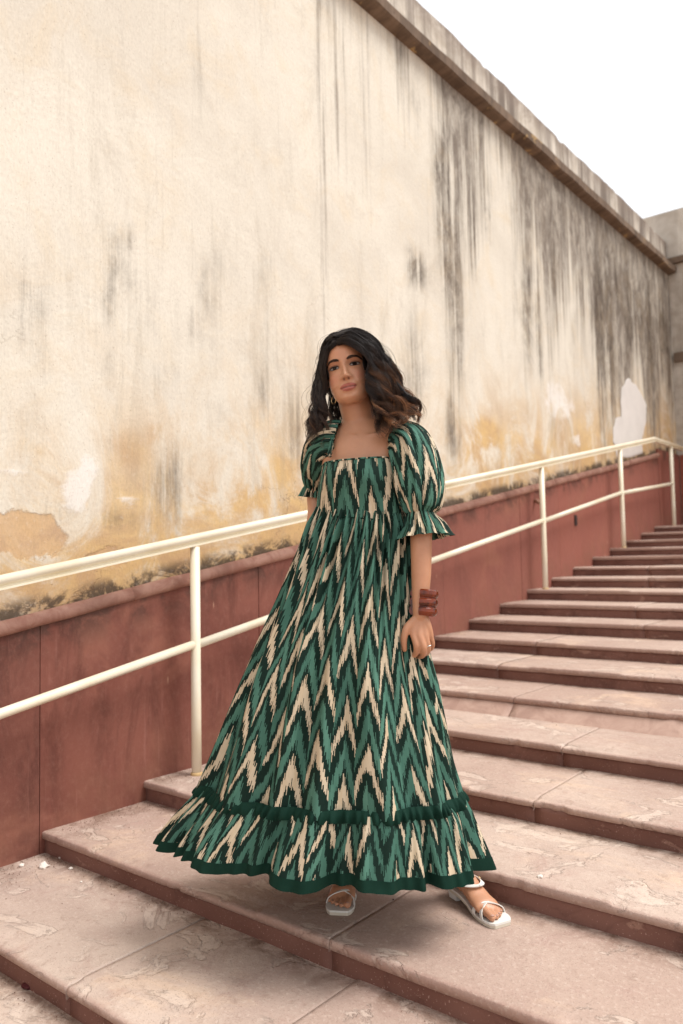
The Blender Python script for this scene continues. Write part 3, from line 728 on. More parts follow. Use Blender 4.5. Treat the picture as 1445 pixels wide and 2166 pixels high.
# legs
HEEL = {'r': Vector((-1.359, 2.208, 0)), 'l': Vector(onz(745, 1846, 0))}
TOE = {'r': Vector((-1.136, 2.107, 0)), 'l': Vector(onz(716, 1934, 0))}
FD = {}
for s in 'rl':
    d = (TOE[s]-HEEL[s]); d.z = 0; d.normalize(); FD[s] = (d, Vector((-d.y, d.x, 0)))     # forward, left of forward
    HEEL[s] = TOE[s]-d*.245
def sole_h(f): 
    t = min(1, max(0, (f-.06)/.11)); t = t*t*(3-2*t); return .034*(1-t)+.012*t
def fpt(s, f, lat, h): d, l = FD[s]; return HEEL[s]+d*f+l*lat+UP*h
MED = {'r': 1, 'l': -1}      # sign of lat towards the other foot; big toe side
for s in 'rl':
    m = MED[s] if s == 'r' else -1
    # lat is left of forward; for the left foot (photo right) her other foot is on her right
    med = -1 if s == 'r' else 1
    prof = [(.008, .014, .016, .022), (.022, .026, .028, .030), (.05, .030, .034, .034), (.085, .031, .032, .032), (.12, .034, .026, .027), (.15, .038, .022, .0225), (.175, .041, .0195, .020), (.190, .039, .0145, .0150), (.200, .034, .010, .0110)]
    rows = []
    for f, hw, hh, hc in prof:
        rows.append((fpt(s, f, med*.004*(f/.2), sole_h(f)+hc), FD[s][1]*hw, UP*hh))
    V, F = loft(rows, 28); add_shell(V, F)
    for k, (la, ln, r0) in enumerate(((.0270, .043, .0128), (.0075, .045, .0092), (-.0090, .041, .0088), (-.0235, .034, .0082), (-.0360, .026, .0078))):
        b0 = .190-.005*k
        limb([fpt(s, b0, med*la*.97, .013+r0+.004), fpt(s, b0+ln*.5, med*la, .013+r0+.003), fpt(s, b0+ln, med*la*.98, .013+r0*.85)], [r0*.95, r0*.88, r0*.86], 12, 4)
    ank = fpt(s, .052, 0, .034+.062)
    hip = at(802, 1265, 2.43) if s == 'r' else at(732, 1265, 2.45)
    knee = hip.lerp(ank, .52)-VH*.02
    shin = hip.lerp(ank, .72)
    limb([hip, hip.lerp(knee, .5)-VH*.02, knee, shin+VH*.012, knee.lerp(ank, .82), ank, fpt(s, .05, 0, .034+.035)], [.082, .068, .050, .047, .034, .030, .029], 22)
    for sd_ in (1, -1): limb([fpt(s, .050, sd_*.026, .034+.058), fpt(s, .052, sd_*.028, .034+.052)], [.010, .009], 10)

# head, modelled in its own frame: x to photo right, y forward, z up, origin between the eyes inside the skull
YAWH, PITH, ROLH = .16, .05, .185
hy = (-VH*math.cos(YAWH)-RR*math.sin(YAWH)); hy = (hy*math.cos(PITH)+UP*math.sin(PITH)).normalized()
hz = (UP-hy*UP.dot(hy)).normalized(); hx = hz.cross(hy)
hz, hx = hz*math.cos(ROLH)-hx*math.sin(ROLH), hx*math.cos(ROLH)+hz*math.sin(ROLH)
HO = at(727, 771, 2.345)-hy*.084
def hp(x, y, z): return HO+hx*x+hy*y+hz*z
_z = np.array([-.114, -.111, -.104, -.094, -.082, -.070, -.055, -.035, -.015, .0, .02, .04, .06, .078, .092, .102, .106])
_yf = np.array([.058, .070, .0775, .0785, .078, .0795, .0815, .082, .0815, .0815, .086, .0865, .082, .070, .050, .024, .005])
_yb = np.array([.042, .030, .016, .002, -.012, -.030, -.055, -.080, -.090, -.094, -.097, -.095, -.088, -.075, -.056, -.03, -.01])
_w = np.array([.012, .026, .0385, .0475, .0540, .0585, .0625, .0650, .0675, .0685, .0695, .0690, .0655, .0570, .0440, .0260, .008])
def gs(x, s): return np.exp(-(x/s)**2)
def face_dy(x, z):
    ax = np.abs(x)
    d = np.zeros_like(x)
    npz = np.interp(z, [-.0500, -.0470, -.0440, -.0400, -.034, -.024, -.012, .0, .012, .022], [0, .006, .0175, .0225, .0240, .0185, .0125, .0075, .0035, 0])
    nw = np.interp(z, [-.05, -.042, -.034, -.02, 0, .02], [.0105, .0105, .0100, .0088, .0080, .011])
    d += npz*np.exp(-np.abs(x/nw)**2.2)
    d += .0095*gs(ax-.0135, .0062)*gs(z+.0405, .0062)
    d -= .0050*gs(ax-.0072, .0034)*gs(z+.0462, .0030)
    d -= .0135*gs(ax-.0315, .0165)*gs(z-.001, .0125)
    d -= .0060*gs(ax-.0175, .0060)*gs(z-.003, .009)
    d += .0052*gs(ax-.0320, .0155)*gs(z+.0005, .0085)        # eyeball under the lids
    d += .0040*gs(ax-.030, .020)*gs(z-.021, .0065)
    d += .0050*gs(ax-.0440, .017)*gs(z+.030, .016)
    d += .0020*gs(ax-.030, .02)*gs(z+.06, .018)
    mw = np.clip(1-(ax/.0265)**2, 0, 1)
    zl = -.0700+.0020*gs(ax, .006)*0-.0012*gs(ax-.024, .006)
    up = np.exp(-((z-zl-.0050)/.0046)**2)*(1-.16*gs(x, .0035)); lo = np.exp(-((z-zl+.0062)/.0056)**2)
    d += .0068*up*mw**.6+.0076*lo*np.clip(1-(ax/.0215)**2, 0, 1)**.6
    d -= .0052*np.exp(-((z-zl)/.0016)**2)*mw**.4
    d -= .0024*gs(x, .0035)*gs(z+.0565, .006)                # philtrum
    d -= .0042*gs(x, .016)*gs(z+.0865, .0055)
    d += .0050*gs(x, .0150)*gs(z+.1010, .0095)
    d -= .0020*gs(ax-.030, .004)*gs(z+.070, .006)
    d -= .0016*gs(ax-.0245-(-.045-z)*.35, .004)*gs(z+.052, .016)
    return d
nr, nc = 190, 220
zz = np.linspace(-.114, .106, nr)
th = np.linspace(0, 2*PI, nc, endpoint=False)
yf = np.interp(zz, _z, _yf); yb = np.interp(zz, _z, _yb); w = np.interp(zz, _z, _w)
def sm(a, k=7):
    p = np.r_[np.full(k, a[0]), a, np.full(k, a[-1])]; return np.convolve(p, np.ones(2*k+1)/(2*k+1), 'valid')
yf, yb, w = sm(yf), sm(yb), sm(w)
HVx = np.zeros((nr, nc)); HVy = np.zeros((nr, nc)); HVz = np.repeat(zz[:, None], nc, 1)
cs, sn = np.cos(th), np.sin(th)
for i in range(nr):
    yc = np.where(sn > 0, 1, 1)*(yf[i]*.40+yb[i]*.60) if zz[i] > -.06 else yf[i]*.30+yb[i]*.70
    ex = .90
    x = w[i]*np.sign(cs)*np.abs(cs)**ex
    y = np.where(sn > 0, (yf[i]-yc)*np.abs(sn)**.92, -(yc-yb[i])*np.abs(sn))
    HVx[i] = x; HVy[i] = yc+y
front = np.clip((np.sin(th)[None, :]-.05)/.35, 0, 1)
HVy = HVy+face_dy(HVx, HVz)*front
V = [hp(a, b, c) for a, b, c in zip(HVx.ravel(), HVy.ravel(), HVz.ravel())]
F = grid_faces(nr, nc, True); F.append(tuple(range(nc))[::-1]); F.append(tuple((nr-1)*nc+k for k in range(nc)))
F = [f[::-1] for f in F]
add_shell(V, F)
def face_y(x, z):
    """front surface of the face at (x, z)"""
    i = int(np.clip(np.searchsorted(zz, z), 1, nr-1)); row = HVy[i]; xr = HVx[i]
    m = np.sin(th) > 0; xs = xr[m]; ysr = row[m]; o = np.argsort(xs)
    return float(np.interp(x, xs[o], ysr[o]))
for s in (1, -1): limb([hp(s*.069, -.008, .012), hp(s*.074, -.014, -.005), hp(s*.070, -.006, -.026)], [.011, .010, .007], 10)
V = []; F = []
for v, f in SH:
    o = len(V); V += [tuple(p) for p in v]; F += [tuple(a+o for a in q) for q in f]
tmp = bpy.data.objects.new('tmp', mesh('tmp', V, F)); COL.objects.link(tmp)
md = tmp.modifiers.new('r', 'REMESH'); md.mode = 'VOXEL'; md.voxel_size = .0023
dg = bpy.context.evaluated_depsgraph_get(); dg.update()
bm_me = bpy.data.meshes.new_from_object(tmp.evaluated_get(dg)); bpy.data.objects.remove(tmp)
nv = len(bm_me.vertices); co = np.zeros(nv*3); bm_me.vertices.foreach_get('co', co); co = co.reshape(-1, 3)
ed = np.zeros(len(bm_me.edges)*2, np.int32); bm_me.edges.foreach_get('vertices', ed); ed = ed.reshape(-1, 2)
deg = np.bincount(ed.ravel(), minlength=nv)[:, None]
HOa = np.array(HO); loc = lambda c: np.c_[(c-HOa)@np.array(hx), (c-HOa)@np.array(hy), (c-HOa)@np.array(hz)]
L = loc(co)
isface = (np.abs(L[:, 0]) < .06) & (L[:, 1] > .03) & (L[:, 2] > -.10) & (L[:, 2] < .07)
neckz = np.clip(1-np.linalg.norm(co-np.array(at(762, 905, 2.45)), axis=1)/.2, 0, 1) > .05
lam0 = np.where(isface, .22, .5)[:, None]
for it in range(14):
    s = np.zeros_like(co)
    for k in range(3): s[:, k] = np.bincount(ed[:, 0], co[ed[:, 1], k], nv)+np.bincount(ed[:, 1], co[ed[:, 0], k], nv)
    l = lam0*(np.where(neckz & ~isface, 1, (it < 6)*1.)[:, None])
    co = co+(s/deg-co)*l
bm_me.vertices.foreach_set('co', co.ravel()); bm_me.update()
# skin colours, with shade painted into the lip line and nostrils
L = loc(co); base = np.tile([.50, .245, .138], (nv, 1)); ax = np.abs(L[:, 0])
def blendc(c, m):
    global base
    m = np.clip(m, 0, 1)[:, None]; base = base*(1-m)+np.array(c)*m
fm = (L[:, 1] > .03)*1.
zl = -.0700
mw = np.clip(1-(ax/.0262)**2, 0, 1)
lipu = np.clip((.0105*np.sqrt(mw)-np.abs(L[:, 2]-zl-.0015)+.0005)/.0025, 0, 1)*(L[:, 2] > zl-.001)
lipl = np.clip((.0125*np.sqrt(np.clip(1-(ax/.0235)**2, 0, 1))-np.abs(L[:, 2]-zl+.001))/.0025, 0, 1)*(L[:, 2] <= zl+.001)
blendc((.57, .255, .140), fm*gs(L[:, 2]-.05, .035)*.6)
blendc((.54, .200, .135), fm*gs(ax-.046, .020)*gs(L[:, 2]+.035, .02)*.55)
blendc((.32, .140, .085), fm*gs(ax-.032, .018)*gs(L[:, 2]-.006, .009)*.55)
blendc((.34, .072, .062), fm*np.maximum(lipu, lipl)*.85*(ax < .027))
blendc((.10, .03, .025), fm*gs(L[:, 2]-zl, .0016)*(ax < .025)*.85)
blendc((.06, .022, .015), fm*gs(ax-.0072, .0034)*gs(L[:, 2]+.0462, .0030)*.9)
t = bm_me.attributes.new('c', 'FLOAT_COLOR', 'POINT'); t.data.foreach_set('color', np.c_[base, np.ones(nv)].astype(np.float32).ravel())
bm_me.name = 'person'
person = link('person', bm_me, SKIN, None, True)
tag(person, 'woman in a long green and cream ikat dress with puff sleeves standing on the steps', 'person')
def pl(name, V, F, m, parent=None, smooth=True, **k):
    return link(name, mesh(name, V, F, **k), m, parent or person, smooth)

# ---- eyes, lashes, brows
SCL = plain('eye_white', (.30, .25, .22, 1), .5, 40, .05, .15, 0); IRIS = plain('iris_brown', (.026, .012, .007, 1), .45, 400, .4, .15, 0); PUP = plain('pupil', (.004, .003, .003, 1), .3, 40, 0, .3, 0)
LASH = plain('lash', (.010, .007, .006, 1), .5, 40, 0, .3, 0); HAIRD = plain('brow_hair', (.075, .044, .031, 1), .5, 90, .2, .3, 0)
for s in (-1, 1):
    ex, ez = s*.0320, -.0005
    hw, hu, hl = .0150, .0050, .0038
    n = 24; V = []; F = []; 
    def edge(t, k=1.):
        x = hw*math.cos(t)*k; 
        z = (hu*math.sin(t)**.9 if math.sin(t) > 0 else -hl*abs(math.sin(t))**.9)*k
        return x, z+s*x*.10
    ymax = face_y(ex, ez)
    def epos(x, z, lift): 
        return hp(ex+x, face_y(ex+x, ez+z)+lift, ez+z)
    rings = [(1.0, .0004), (.85, .0012), (.55, .0022), (.25, .0026), (.02, .0027)]
    for k, lf in rings:
        for j in range(n): x, z = edge(2*PI*j/n+1e-4, k); V.append(epos(x, z, lf))
    F = grid_faces(len(rings), n, True)
    eye = pl('eye', V, F, SCL)
    V = []; gx = .0012 if s < 0 else -.0002
    for k in (1.0, .6, .02):
        for j in range(n):
            a = 2*PI*j/n; x = gx+.0068*k*math.cos(a); z = .0010+.0068*k*math.sin(a)
            tt = math.atan2(z-s*x*.1, x); r_ = 1.
            lim_u = hu*math.sqrt(max(0, 1-(x/hw)**2))+s*x*.1; lim_l = -hl*math.sqrt(max(0, 1-(x/hw)**2))+s*x*.1
            z = min(max(z, lim_l), lim_u); V.append(epos(x, z, .0031))
    pl('iris', V, grid_faces(3, n, True), IRIS, eye)
    V = []
    for k in (1.0, .02):
        for j in range(n): a = 2*PI*j/n; V.append(epos(gx+.0025*k*math.cos(a), .0008+.0025*k*math.sin(a), .0036))
    pl('pupil', V, grid_faces(2, n, True), PUP, eye)
    P = []; R_ = []
    for j in range(15):
        a = PI-PI*j/14 if s > 0 else PI*j/14
        x, z = edge(a+1e-4, 1.03); P.append(epos(x, z+.0003, .0028)); R_.append(.0007+.0010*math.sin(PI*j/14)**.6*(.6+.4*j/14))
    P.append(epos(s*.0185, .0032, .0026)); R_.append(.0004)
    V, F = tube_vf(P, R_, 8); pl('lashes', V, F, LASH)
    P = [epos(*edge(-PI*j/12-1e-4, 1.03), .0016) for j in range(13)]; V, F = tube_vf(P, [.0003+.0004*math.sin(PI*j/12) for j in range(13)], 6); pl('lower_lashes', V, F, LASH)
    # crease of the upper lid
    P = [hp(ex+x, face_y(ex+x, ez+z)+.0002, ez+z) for x, z in [(edge(PI*j/12, 1.05)[0], edge(PI*j/12, 1.0)[1]*1.05+.0040) for j in range(13)]]
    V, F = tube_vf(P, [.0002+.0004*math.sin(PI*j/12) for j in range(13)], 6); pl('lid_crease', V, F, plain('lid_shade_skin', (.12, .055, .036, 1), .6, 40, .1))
    rs = np.random.RandomState(5+s); V = []; F = []
    for k in range(330):
        u = rs.rand(); x = .0120+.042*u; arch_ = .0155+.0062*math.sin(min(1, u/.68)*PI/2)-.0085*max(0, (u-.62)/.38)**1.6
        thk = .0038*(1-u)**.45+.0008 if u > .12 else .0026+u*.010
        z = arch_+rs.uniform(-1, 1)*thk*.9; dx = .0045+.002*rs.rand(); dz = .0030*(1-u*1.6)+rs.uniform(-.0006, .0006)
        p0 = hp(s*x, face_y(s*x, z)+.0006, z); p1 = hp(s*(x+dx), face_y(s*(x+dx), z+dz)+.0012, z+dz)
        v, f = tube_vf([p0, p1], [.00042, .00022], 3, True, len(V)); V += v; F += f
    pl('eyebrow', V, F, HAIRD)

# ---- hair
def hairmat():
    t = NT('wavy_brown_hair'); c = t.attr('c'); b = t.b
    b.inputs['Anisotropic'].default_value = .5
    b.inputs['Coat Weight'].default_value = .0; b.inputs['Coat Roughness'].default_value = .3
    return t.done(c, .34, None, .42)
HAIR = hairmat()
hrs = np.random.RandomState(11)
def resample(P, n):
    P = np.array([list(p) for p in P]); d = np.r_[0, np.cumsum(np.linalg.norm(np.diff(P, axis=0), axis=1))]
    Q, _ = smooth_path([Vector(p) for p in P], [0]*len(P), 8); Q = np.array([list(q) for q in Q])
    d = np.r_[0, np.cumsum(np.linalg.norm(np.diff(Q, axis=0), axis=1))]; s = np.linspace(0, d[-1], n)
    return np.c_[np.interp(s, d, Q[:, 0]), np.interp(s, d, Q[:, 1]), np.interp(s, d, Q[:, 2])], d[-1]
HS, HC = [], []
def lock(P, n, r0, r1, r2, wave=.010, turns=2.6, light=0., phase=None, seg=30, frizz=.0011, start=.22, rad=.00062):
    """strands round a guide line: r0 root, r1 middle, r2 tip spread"""
    G, Ln = resample(P, seg); s = np.linspace(0, 1, seg)
    T = np.gradient(G, axis=0); T /= np.linalg.norm(T, axis=1)[:, None]
    A = np.cross(T, np.array(VH)); A /= np.linalg.norm(A, axis=1)[:, None]+1e-9; B = np.cross(T, A)
    ph = hrs.rand()*6.28 if phase is None else phase
    amp = wave*np.clip((s-start)/.45, 0, 1)
    rad_s = np.interp(s, [0, .45, 1], [r0, r1, r2])
    tone = hrs.rand()
    for k in range(n):
        a = hrs.rand()*6.28; rr = math.sqrt(hrs.rand()); end = .82+.18*hrs.rand()
        tw = a+(s*.9)*(hrs.rand()-.4)
        p = ph+hrs.normal(0, .13); tn = turns*(1+hrs.normal(0, .012))
        w_ = amp*(1+hrs.normal(0, .15))
        fz = np.cumsum(hrs.normal(0, frizz*.25, (seg, 3)), axis=0)*np.clip(s*1.2, 0, 1)[:, None]
        q = G+A*(rad_s*rr*np.cos(tw)+w_*np.sin(2*PI*tn*s+p))[:, None]+B*(rad_s*rr*np.sin(tw)*1.0+w_*.8*np.cos(2*PI*tn*s+p))[:, None]+fz
        q = q[:max(6, int(seg*end))]; ss = s[:len(q)]
        dk = np.array([.0145, .0080, .0056]); lt = np.array([.26, .120, .055])
        li = np.clip((ss-.40)/.55, 0, 1)**1.3*light*.75*(.35+.9*hrs.rand())*(.5+tone)
        li = li*(hrs.rand() < .85)*(1.35 if tone > .55 else .45)
        HS.append((q, rad)); HC.append(dk[None]*(1+.5*hrs.rand())*(1-li[:, None])+lt[None]*li[:, None])
def A3(L_): return [at(*p) for p in L_]
def mixp(a, b, t): return [tuple(x*(1-t)+y*t for x, y in zip(p, q)) for p, q in zip(a, b)]
# photo-right mass: from the parting over the brow, down to the shoulder
INR = [(714, 727, 2.352), (730, 720, 2.338), (754, 733, 2.326), (776, 754, 2.324), (786, 780, 2.322), (787, 806, 2.320), (791, 834, 2.322), (795, 864, 2.325), (806, 894, 2.325), (815, 932, 2.320)]
OUR = [(722, 710, 2.42), (745, 701, 2.44), (776, 709, 2.45), (800, 731, 2.46), (818, 762, 2.46), (831, 796, 2.45), (848, 826, 2.43), (866, 850, 2.41), (880, 868, 2.38), (884, 884, 2.35)]
for k in range(27):
    t = (k+hrs.rand())/27
    P = mixp(INR, OUR, t)
    bul = -.045*math.sin(PI*min(1, t*1.1))
    P = [(x+hrs.normal(0, 2.), y+hrs.normal(0, 2.), q+bul*min(1, i/3)) for i, (x, y, q) in enumerate(P)]
    P = P[:len(P)-int(hrs.choice([0, 0, 0, 1, 1, 2]))]
    lock(A3(P), 84, .008, .0105, .0026, .0190, 2.7+.3*t, 1.5*(.4+.6*t), 1.2+2.2*t+hrs.normal(0, 1.2), 40)
for k in range(14):   # under layer on the photo right, behind the cheek and neck
    t = (k+hrs.rand())/14
    P = mixp([(x+10, y, q+.07) for x, y, q in INR], [(x-10, y, q+.03) for x, y, q in OUR], t)
    lock(A3(P), 55, .012, .016, .010, .009, 2.7, .45, None, 30)
# photo-left mass
INL = [(713, 727, 2.352), (704, 731, 2.352), (694, 748, 2.36), (687, 772, 2.372), (686, 800, 2.385), (690, 826, 2.395), (690, 850, 2.40), (686, 880, 2.40), (690, 915, 2.40)]
OUL = [(720, 706, 2.42), (702, 708, 2.42), (685, 730, 2.43), (677, 766, 2.44), (672, 800, 2.45), (668, 832, 2.45), (662, 866, 2.45), (659, 900, 2.44), (662, 940, 2.43)]
for k in range(15):
    t = (k+hrs.rand())/15; P = mixp(INL, OUL, t)
    P = [(x+hrs.normal(0, 1.2), y+hrs.normal(0, 2), q) for x, y, q in P]
    lock(A3(P), 58, .007, .0075, .0028, .0105, 2.8, .32, .5+2*t+hrs.normal(0, .8), 36)
for (x, yb, w_) in ((668, 945, 1), (676, 930, 1), (686, 955, 1), (697, 905, 0)):     # thin loose ends
    lock(A3([(690, 745, 2.39), (684, 800, 2.40), (678, 850, 2.41), (x, 890, 2.40), (x+3, yb, 2.39)]), 26, .006, .005, .003, .010, 3.2, .35, None, 32)
# behind the neck
for k in range(12):
    lock(A3([(770+k*2, 780, 2.50), (772+k*4, 830, 2.48), (776+k*4, 870, 2.47), (784+k*4, 905, 2.47)]), 46, .012, .013, .008, .007, 2., .3, None, 22)
for k in range(10):
    x = 700+k*4.5
    lock(A3([(705+k*2, 770, 2.53), (x, 820, 2.53), (x+2, 870, 2.53), (x+4+k*.8, 912, 2.53)]), 60, .012, .013, .010, .006, 2., .05, None, 22)
# crown going back
for k in range(12):
    t = k/11; a0 = hp(-.012, .072-.14*t, .0965-.03*t*t)
    lock([a0, hp(.03, .05-.14*t, .104-.03*t*t), hp(.066, .02-.10*t, .080-.02*t), hp(.082, -.01-.08*t, .03), hp(.086, -.02-.07*t, -.03)], 46, .009, .011, .010, .004, 1.5, .12, None, 22)
    lock([a0, hp(-.045, .045-.13*t, .090-.03*t*t), hp(-.070, .01-.10*t, .055-.02*t), hp(-.078, -.01-.08*t, .0), hp(-.080, -.02-.07*t, -.05)], 40, .008, .010, .008, .004, 1.5, .06, None, 22)
# shoulder-end curls blown outwards
for (a, b, c, e) in (((822, 822, 2.35), (842, 858, 2.33), (868, 872, 2.33), (896, 892, 2.34)), ((806, 830, 2.32), (818, 866, 2.31), (838, 884, 2.31), (846, 912, 2.31)), ((835, 810, 2.37), (862, 838, 2.36), (890, 866, 2.36), (884, 888, 2.36)), ((830, 830, 2.38), (858, 862, 2.36), (884, 880, 2.35), (893, 905, 2.35)), ((826, 840, 2.36), (850, 872, 2.35), (872, 876, 2.34), (890, 884, 2.34)), ((800, 850, 2.34), (812, 890, 2.33), (826, 908, 2.32), (822, 938, 2.32)), ((842, 820, 2.40), (870, 848, 2.39), (886, 862, 2.38), (888, 884, 2.38)), ((815, 840, 2.33), (832, 870, 2.32), (850, 884, 2.32), (868, 880, 2.32))):
    lock(A3([a, b, c, e]), 52, .009, .008, .003, .011, 1.6, 1.6, None, 28)
# loose outer curls
for k in range(18):
    t = hrs.uniform(.15, 1.05); P = mixp(INR, OUR, t)
    P = [(x+hrs.normal(0, 4)*min(1, i/4), y, q-.045*math.sin(PI*min(1, t))*min(1, i/3)-.012) for i, (x, y, q) in enumerate(P)]
    lock(A3(P), 22, .005, .0040, .0015, .022, hrs.uniform(2.4, 3.3), 1.9, None, 42, .0014, .3)
for k in range(9):
    t = hrs.uniform(.2, 1.2); P = mixp(INL, OUL, t); P = [(x, y+(i > 5)*hrs.uniform(0, 14), q-.01) for i, (x, y, q) in enumerate(P)]
    lock(A3(P), 18, .004, .0035, .0015, .015, hrs.uniform(2.6, 3.4), .7, None, 40, .0014, .3)
# flyaways
for k in range(60):
    t = hrs.rand(); P = mixp(INR, OUR, .7+.4*t) if k % 3 else mixp(INL, OUL, .7+.5*t)
    P = [(x+hrs.normal(0, 5)*min(1, i/3), y+hrs.normal(0, 4), q) for i, (x, y, q) in enumerate(P)]
    lock(A3(P), 2, .004, .012, .016, .010, 2.6, .5, None, 30, .004, rad=.0004)
def build_hair():
    V = []; Cc = []; F = []; o = 0
    for (q, rad), c in zip(HS, HC):
        n = len(q); T = np.gradient(q, axis=0); T /= np.linalg.norm(T, axis=1)[:, None]+1e-9
        A = np.cross(T, np.array([.3, .5, .81])); A /= np.linalg.norm(A, axis=1)[:, None]+1e-9; B = np.cross(T, A)
        r = rad*np.interp(np.linspace(0, 1, n), [0, .1, .8, 1], [.9, 1, .9, .25])[:, None]
        ring = np.stack([q+A*r, q+(-.5*A+.866*B)*r, q+(-.5*A-.866*B)*r], 1).reshape(-1, 3)
        V.append(ring); Cc.append(np.repeat(c, 3, 0))
        i = np.arange(n-1)[:, None]*3; k = np.arange(3)[None]
        a = o+i+k; b = o+i+(k+1) % 3
        F.append(np.stack([a, b, b+3, a+3], -1).reshape(-1, 4)); o += 3*n
    V = np.concatenate(V); F = np.concatenate(F); Cc = np.concatenate(Cc)
    me = bpy.data.meshes.new('hair'); me.vertices.add(len(V)); me.vertices.foreach_set('co', V.ravel())
    me.loops.add(F.size); me.loops.foreach_set('vertex_index', F.ravel().astype(np.int32)); me.polygons.add(len(F))
    me.polygons.foreach_set('loop_start', np.arange(0, F.size, 4, dtype=np.int32)); me.polygons.foreach_set('loop_total', np.full(len(F), 4, np.int32))
    me.update(calc_edges=True)
    t = me.attributes.new('c', 'FLOAT_COLOR', 'POINT'); t.data.foreach_set('color', np.c_[Cc, np.ones(len(Cc))].astype(np.float32).ravel())
    return me
hair = link('hair', build_hair(), HAIR, person, True)
# scalp layer below the strands
V = []; F = []; n_, m_ = 26, 48
for i in range(n_):
    ph = PI*.60*i/(n_-1)
    for j in range(m_):
        a = 2*PI*j/m_; cx_, cy_, cz_ = math.sin(ph)*math.cos(a), math.sin(ph)*math.sin(a), math.cos(ph)
        if cy_ > 0: cy_ *= 1.0
        V.append((cx_*.076, -.010+cy_*.093, .012+cz_*.104))
V = np.array(V)
fr = (V[:, 1] > .045) & (V[:, 2] < .062)
V[:, 1] = np.where(fr, np.minimum(V[:, 1], .045), V[:, 1])
me = mesh('scalp', [hp(*v) for v in V], grid_faces(n_, m_, True), attrs={'c': np.tile([.014, .008, .006], (len(V), 1))})
link('scalp', me, HAIR, hair, True)

# ---- dress
dress = empty('dress'); dress.parent = person
def ring_rows(tab, nrow):
    """tab: y, xl, xr, b  (photo px for the outline) -> centre, half width, half depth per row"""
    y = np.linspace(tab[0][0], tab[-1][0], nrow); T = np.array(tab, float)
    xl, xr, b = [np.interp(y, T[:, 0], T[:, k]) for k in (1, 2, 3)]
    k = max(2, nrow//30)
    sm_ = lambda a: sm(a, k)
    xl, xr, b = sm_(xl), sm_(xr), sm_(b)
    rows = []
    for i in range(nrow):
        PL = at(xl[i], y[i], 2.47); PR = at(xr[i], y[i], 2.36); c = (PL+PR)/2
        rows.append((c, (RR*(PR-PL).dot(RR)).length/2/math.cos(BETA)*.985, b[i]))
    return rows
SK = [(1080, 671, 866, .099), (1096, 668, 868, .101), (1112, 663, 871, .106), (1160, 641, 877, .122), (1250, 604, 885, .15), (1330, 568, 893, .17), (1400, 538, 903, .185), (1500, 500, 925, .20), (1600, 462, 948, .215), (1678, 428, 970, .225)]
RF = [(1672, 430, 968, .226), (1700, 410, 980, .232), (1735, 383, 988, .236), (1775, 356, 998, .240), (1802, 344, 1004, .242)]
rs = np.random.RandomState(4)
KF = [(k, rs.rand()*6.28, rs.uniform(-1.2, 1.2), a_) for k, a_ in ((5, .6), (7, .7), (9, .9), (11, 1.), (13, 1.), (16, .9), (19, .8), (23, .6))]
KP = [(k, rs.rand()*6.28, rs.uniform(-.6, .6), rs.uniform(.5, 1.)) for k in (31, 37, 44, 52)]
KR = [(k, rs.rand()*6.28, rs.uniform(-.8, .8), a_) for k, a_ in ((23, .8), (29, .7), (36, .6), (47, .5), (59, .4), (11, 1.5), (15, 1.3))]
def fold(ph, s, K):
    f = 0
    for k, p, d, a in K: f = f+a*np.cos(k*ph+p+d*s*2)
    return f/math.sqrt(len(K))
def cloth(tab, nrow, ncol, radial, Utot, v0, tilt=None, s0=0, s1=1, back=(.45, .45)):
    rows = ring_rows(tab, nrow); V = []; UV = []
    i0, i1 = int(s0*(nrow-1)), int(s1*(nrow-1)); vlen = 0; prev = None; n = 0
    ph = np.linspace(0, 2*PI, ncol)       # seam at the back: ph=0 is back
    th_ = ph+PI/2
    for i in range(nrow):
        c, a, b = rows[i]; s = i/(nrow-1)
        if prev is not None: vlen += (c-prev).length*1.03
        prev = c
        if i < i0 or i > i1: continue
        d = radial(ph, s)
        ca, sa = np.cos(th_), np.sin(th_)
        b = b*(1+(back[0]*(1-s)+back[1]*s)*np.clip(sa, 0, 1)**.5)      # the skirt trails a little behind her
        # normals of the ellipse
        nx, ny_ = ca/a, sa/b; nn = np.sqrt(nx**2+ny_**2); nx, ny_ = nx/nn, ny_/nn
        X = a*ca+nx*d; Yy = b*sa+ny_*d
        base = np.array(c)[None]+X[:, None]*np.array(E1)[None]+Yy[:, None]*np.array(E2)[None]
        if tilt is not None: base[:, 2] += tilt(ph, s, ca, sa)
        V.append(base); UV.append(np.c_[ph/(2*PI)*Utot, np.full(ncol, v0+vlen)]); n += 1
    return np.concatenate(V), grid_faces(n, ncol, False, 0, True), np.concatenate(UV), v0+vlen
def part(name, res, m, parent):
    V, F, UV, _ = res
    return link(name, mesh(name, V, F, uv=UV), m, parent, True)
def waist_tilt(ph, s, ca, sa): return -.016*ca*np.clip(1-s*3, 0, 1)
def r_skirt(ph, s):
    pl_ = fold(ph, s, KP); pl_ = np.abs(pl_)**.8*np.sign(pl_)
    env = math.exp(-((s-.05)/.36)**2) if s > .05 else (.25+.75*s/.05)
    return .0150*env*pl_+.0270*min(1, s*1.6)**1.1*fold(ph, s, KF)+.0026*min(1, s*3)*pl_*(1-s*.5)+.006*math.sin(PI*min(1, s*7))
skirt = cloth(SK, 170, 620, r_skirt, 2.30, .30, waist_tilt, 0, 1, (0., .45))
part('skirt', skirt, IKAT, dress)
def r_ruf(ph, s):
    g = fold(ph, s, KR); g2 = fold(ph, .7, KF)
    return (.0150+.002*s)*fold(ph, 1, KF)+(.006+.022*s**.8)*np.sign(g)*np.abs(g)**.85+.008*s
def hem_wave(ph, s, ca, sa): return s*(.008*fold(ph, .3, KF[:4])-.014*ca)
v1 = skirt[3]
part('flounce', cloth(RF, 60, 700, r_ruf, 3.1, v1, hem_wave, 0, .85), IKAT, dress)
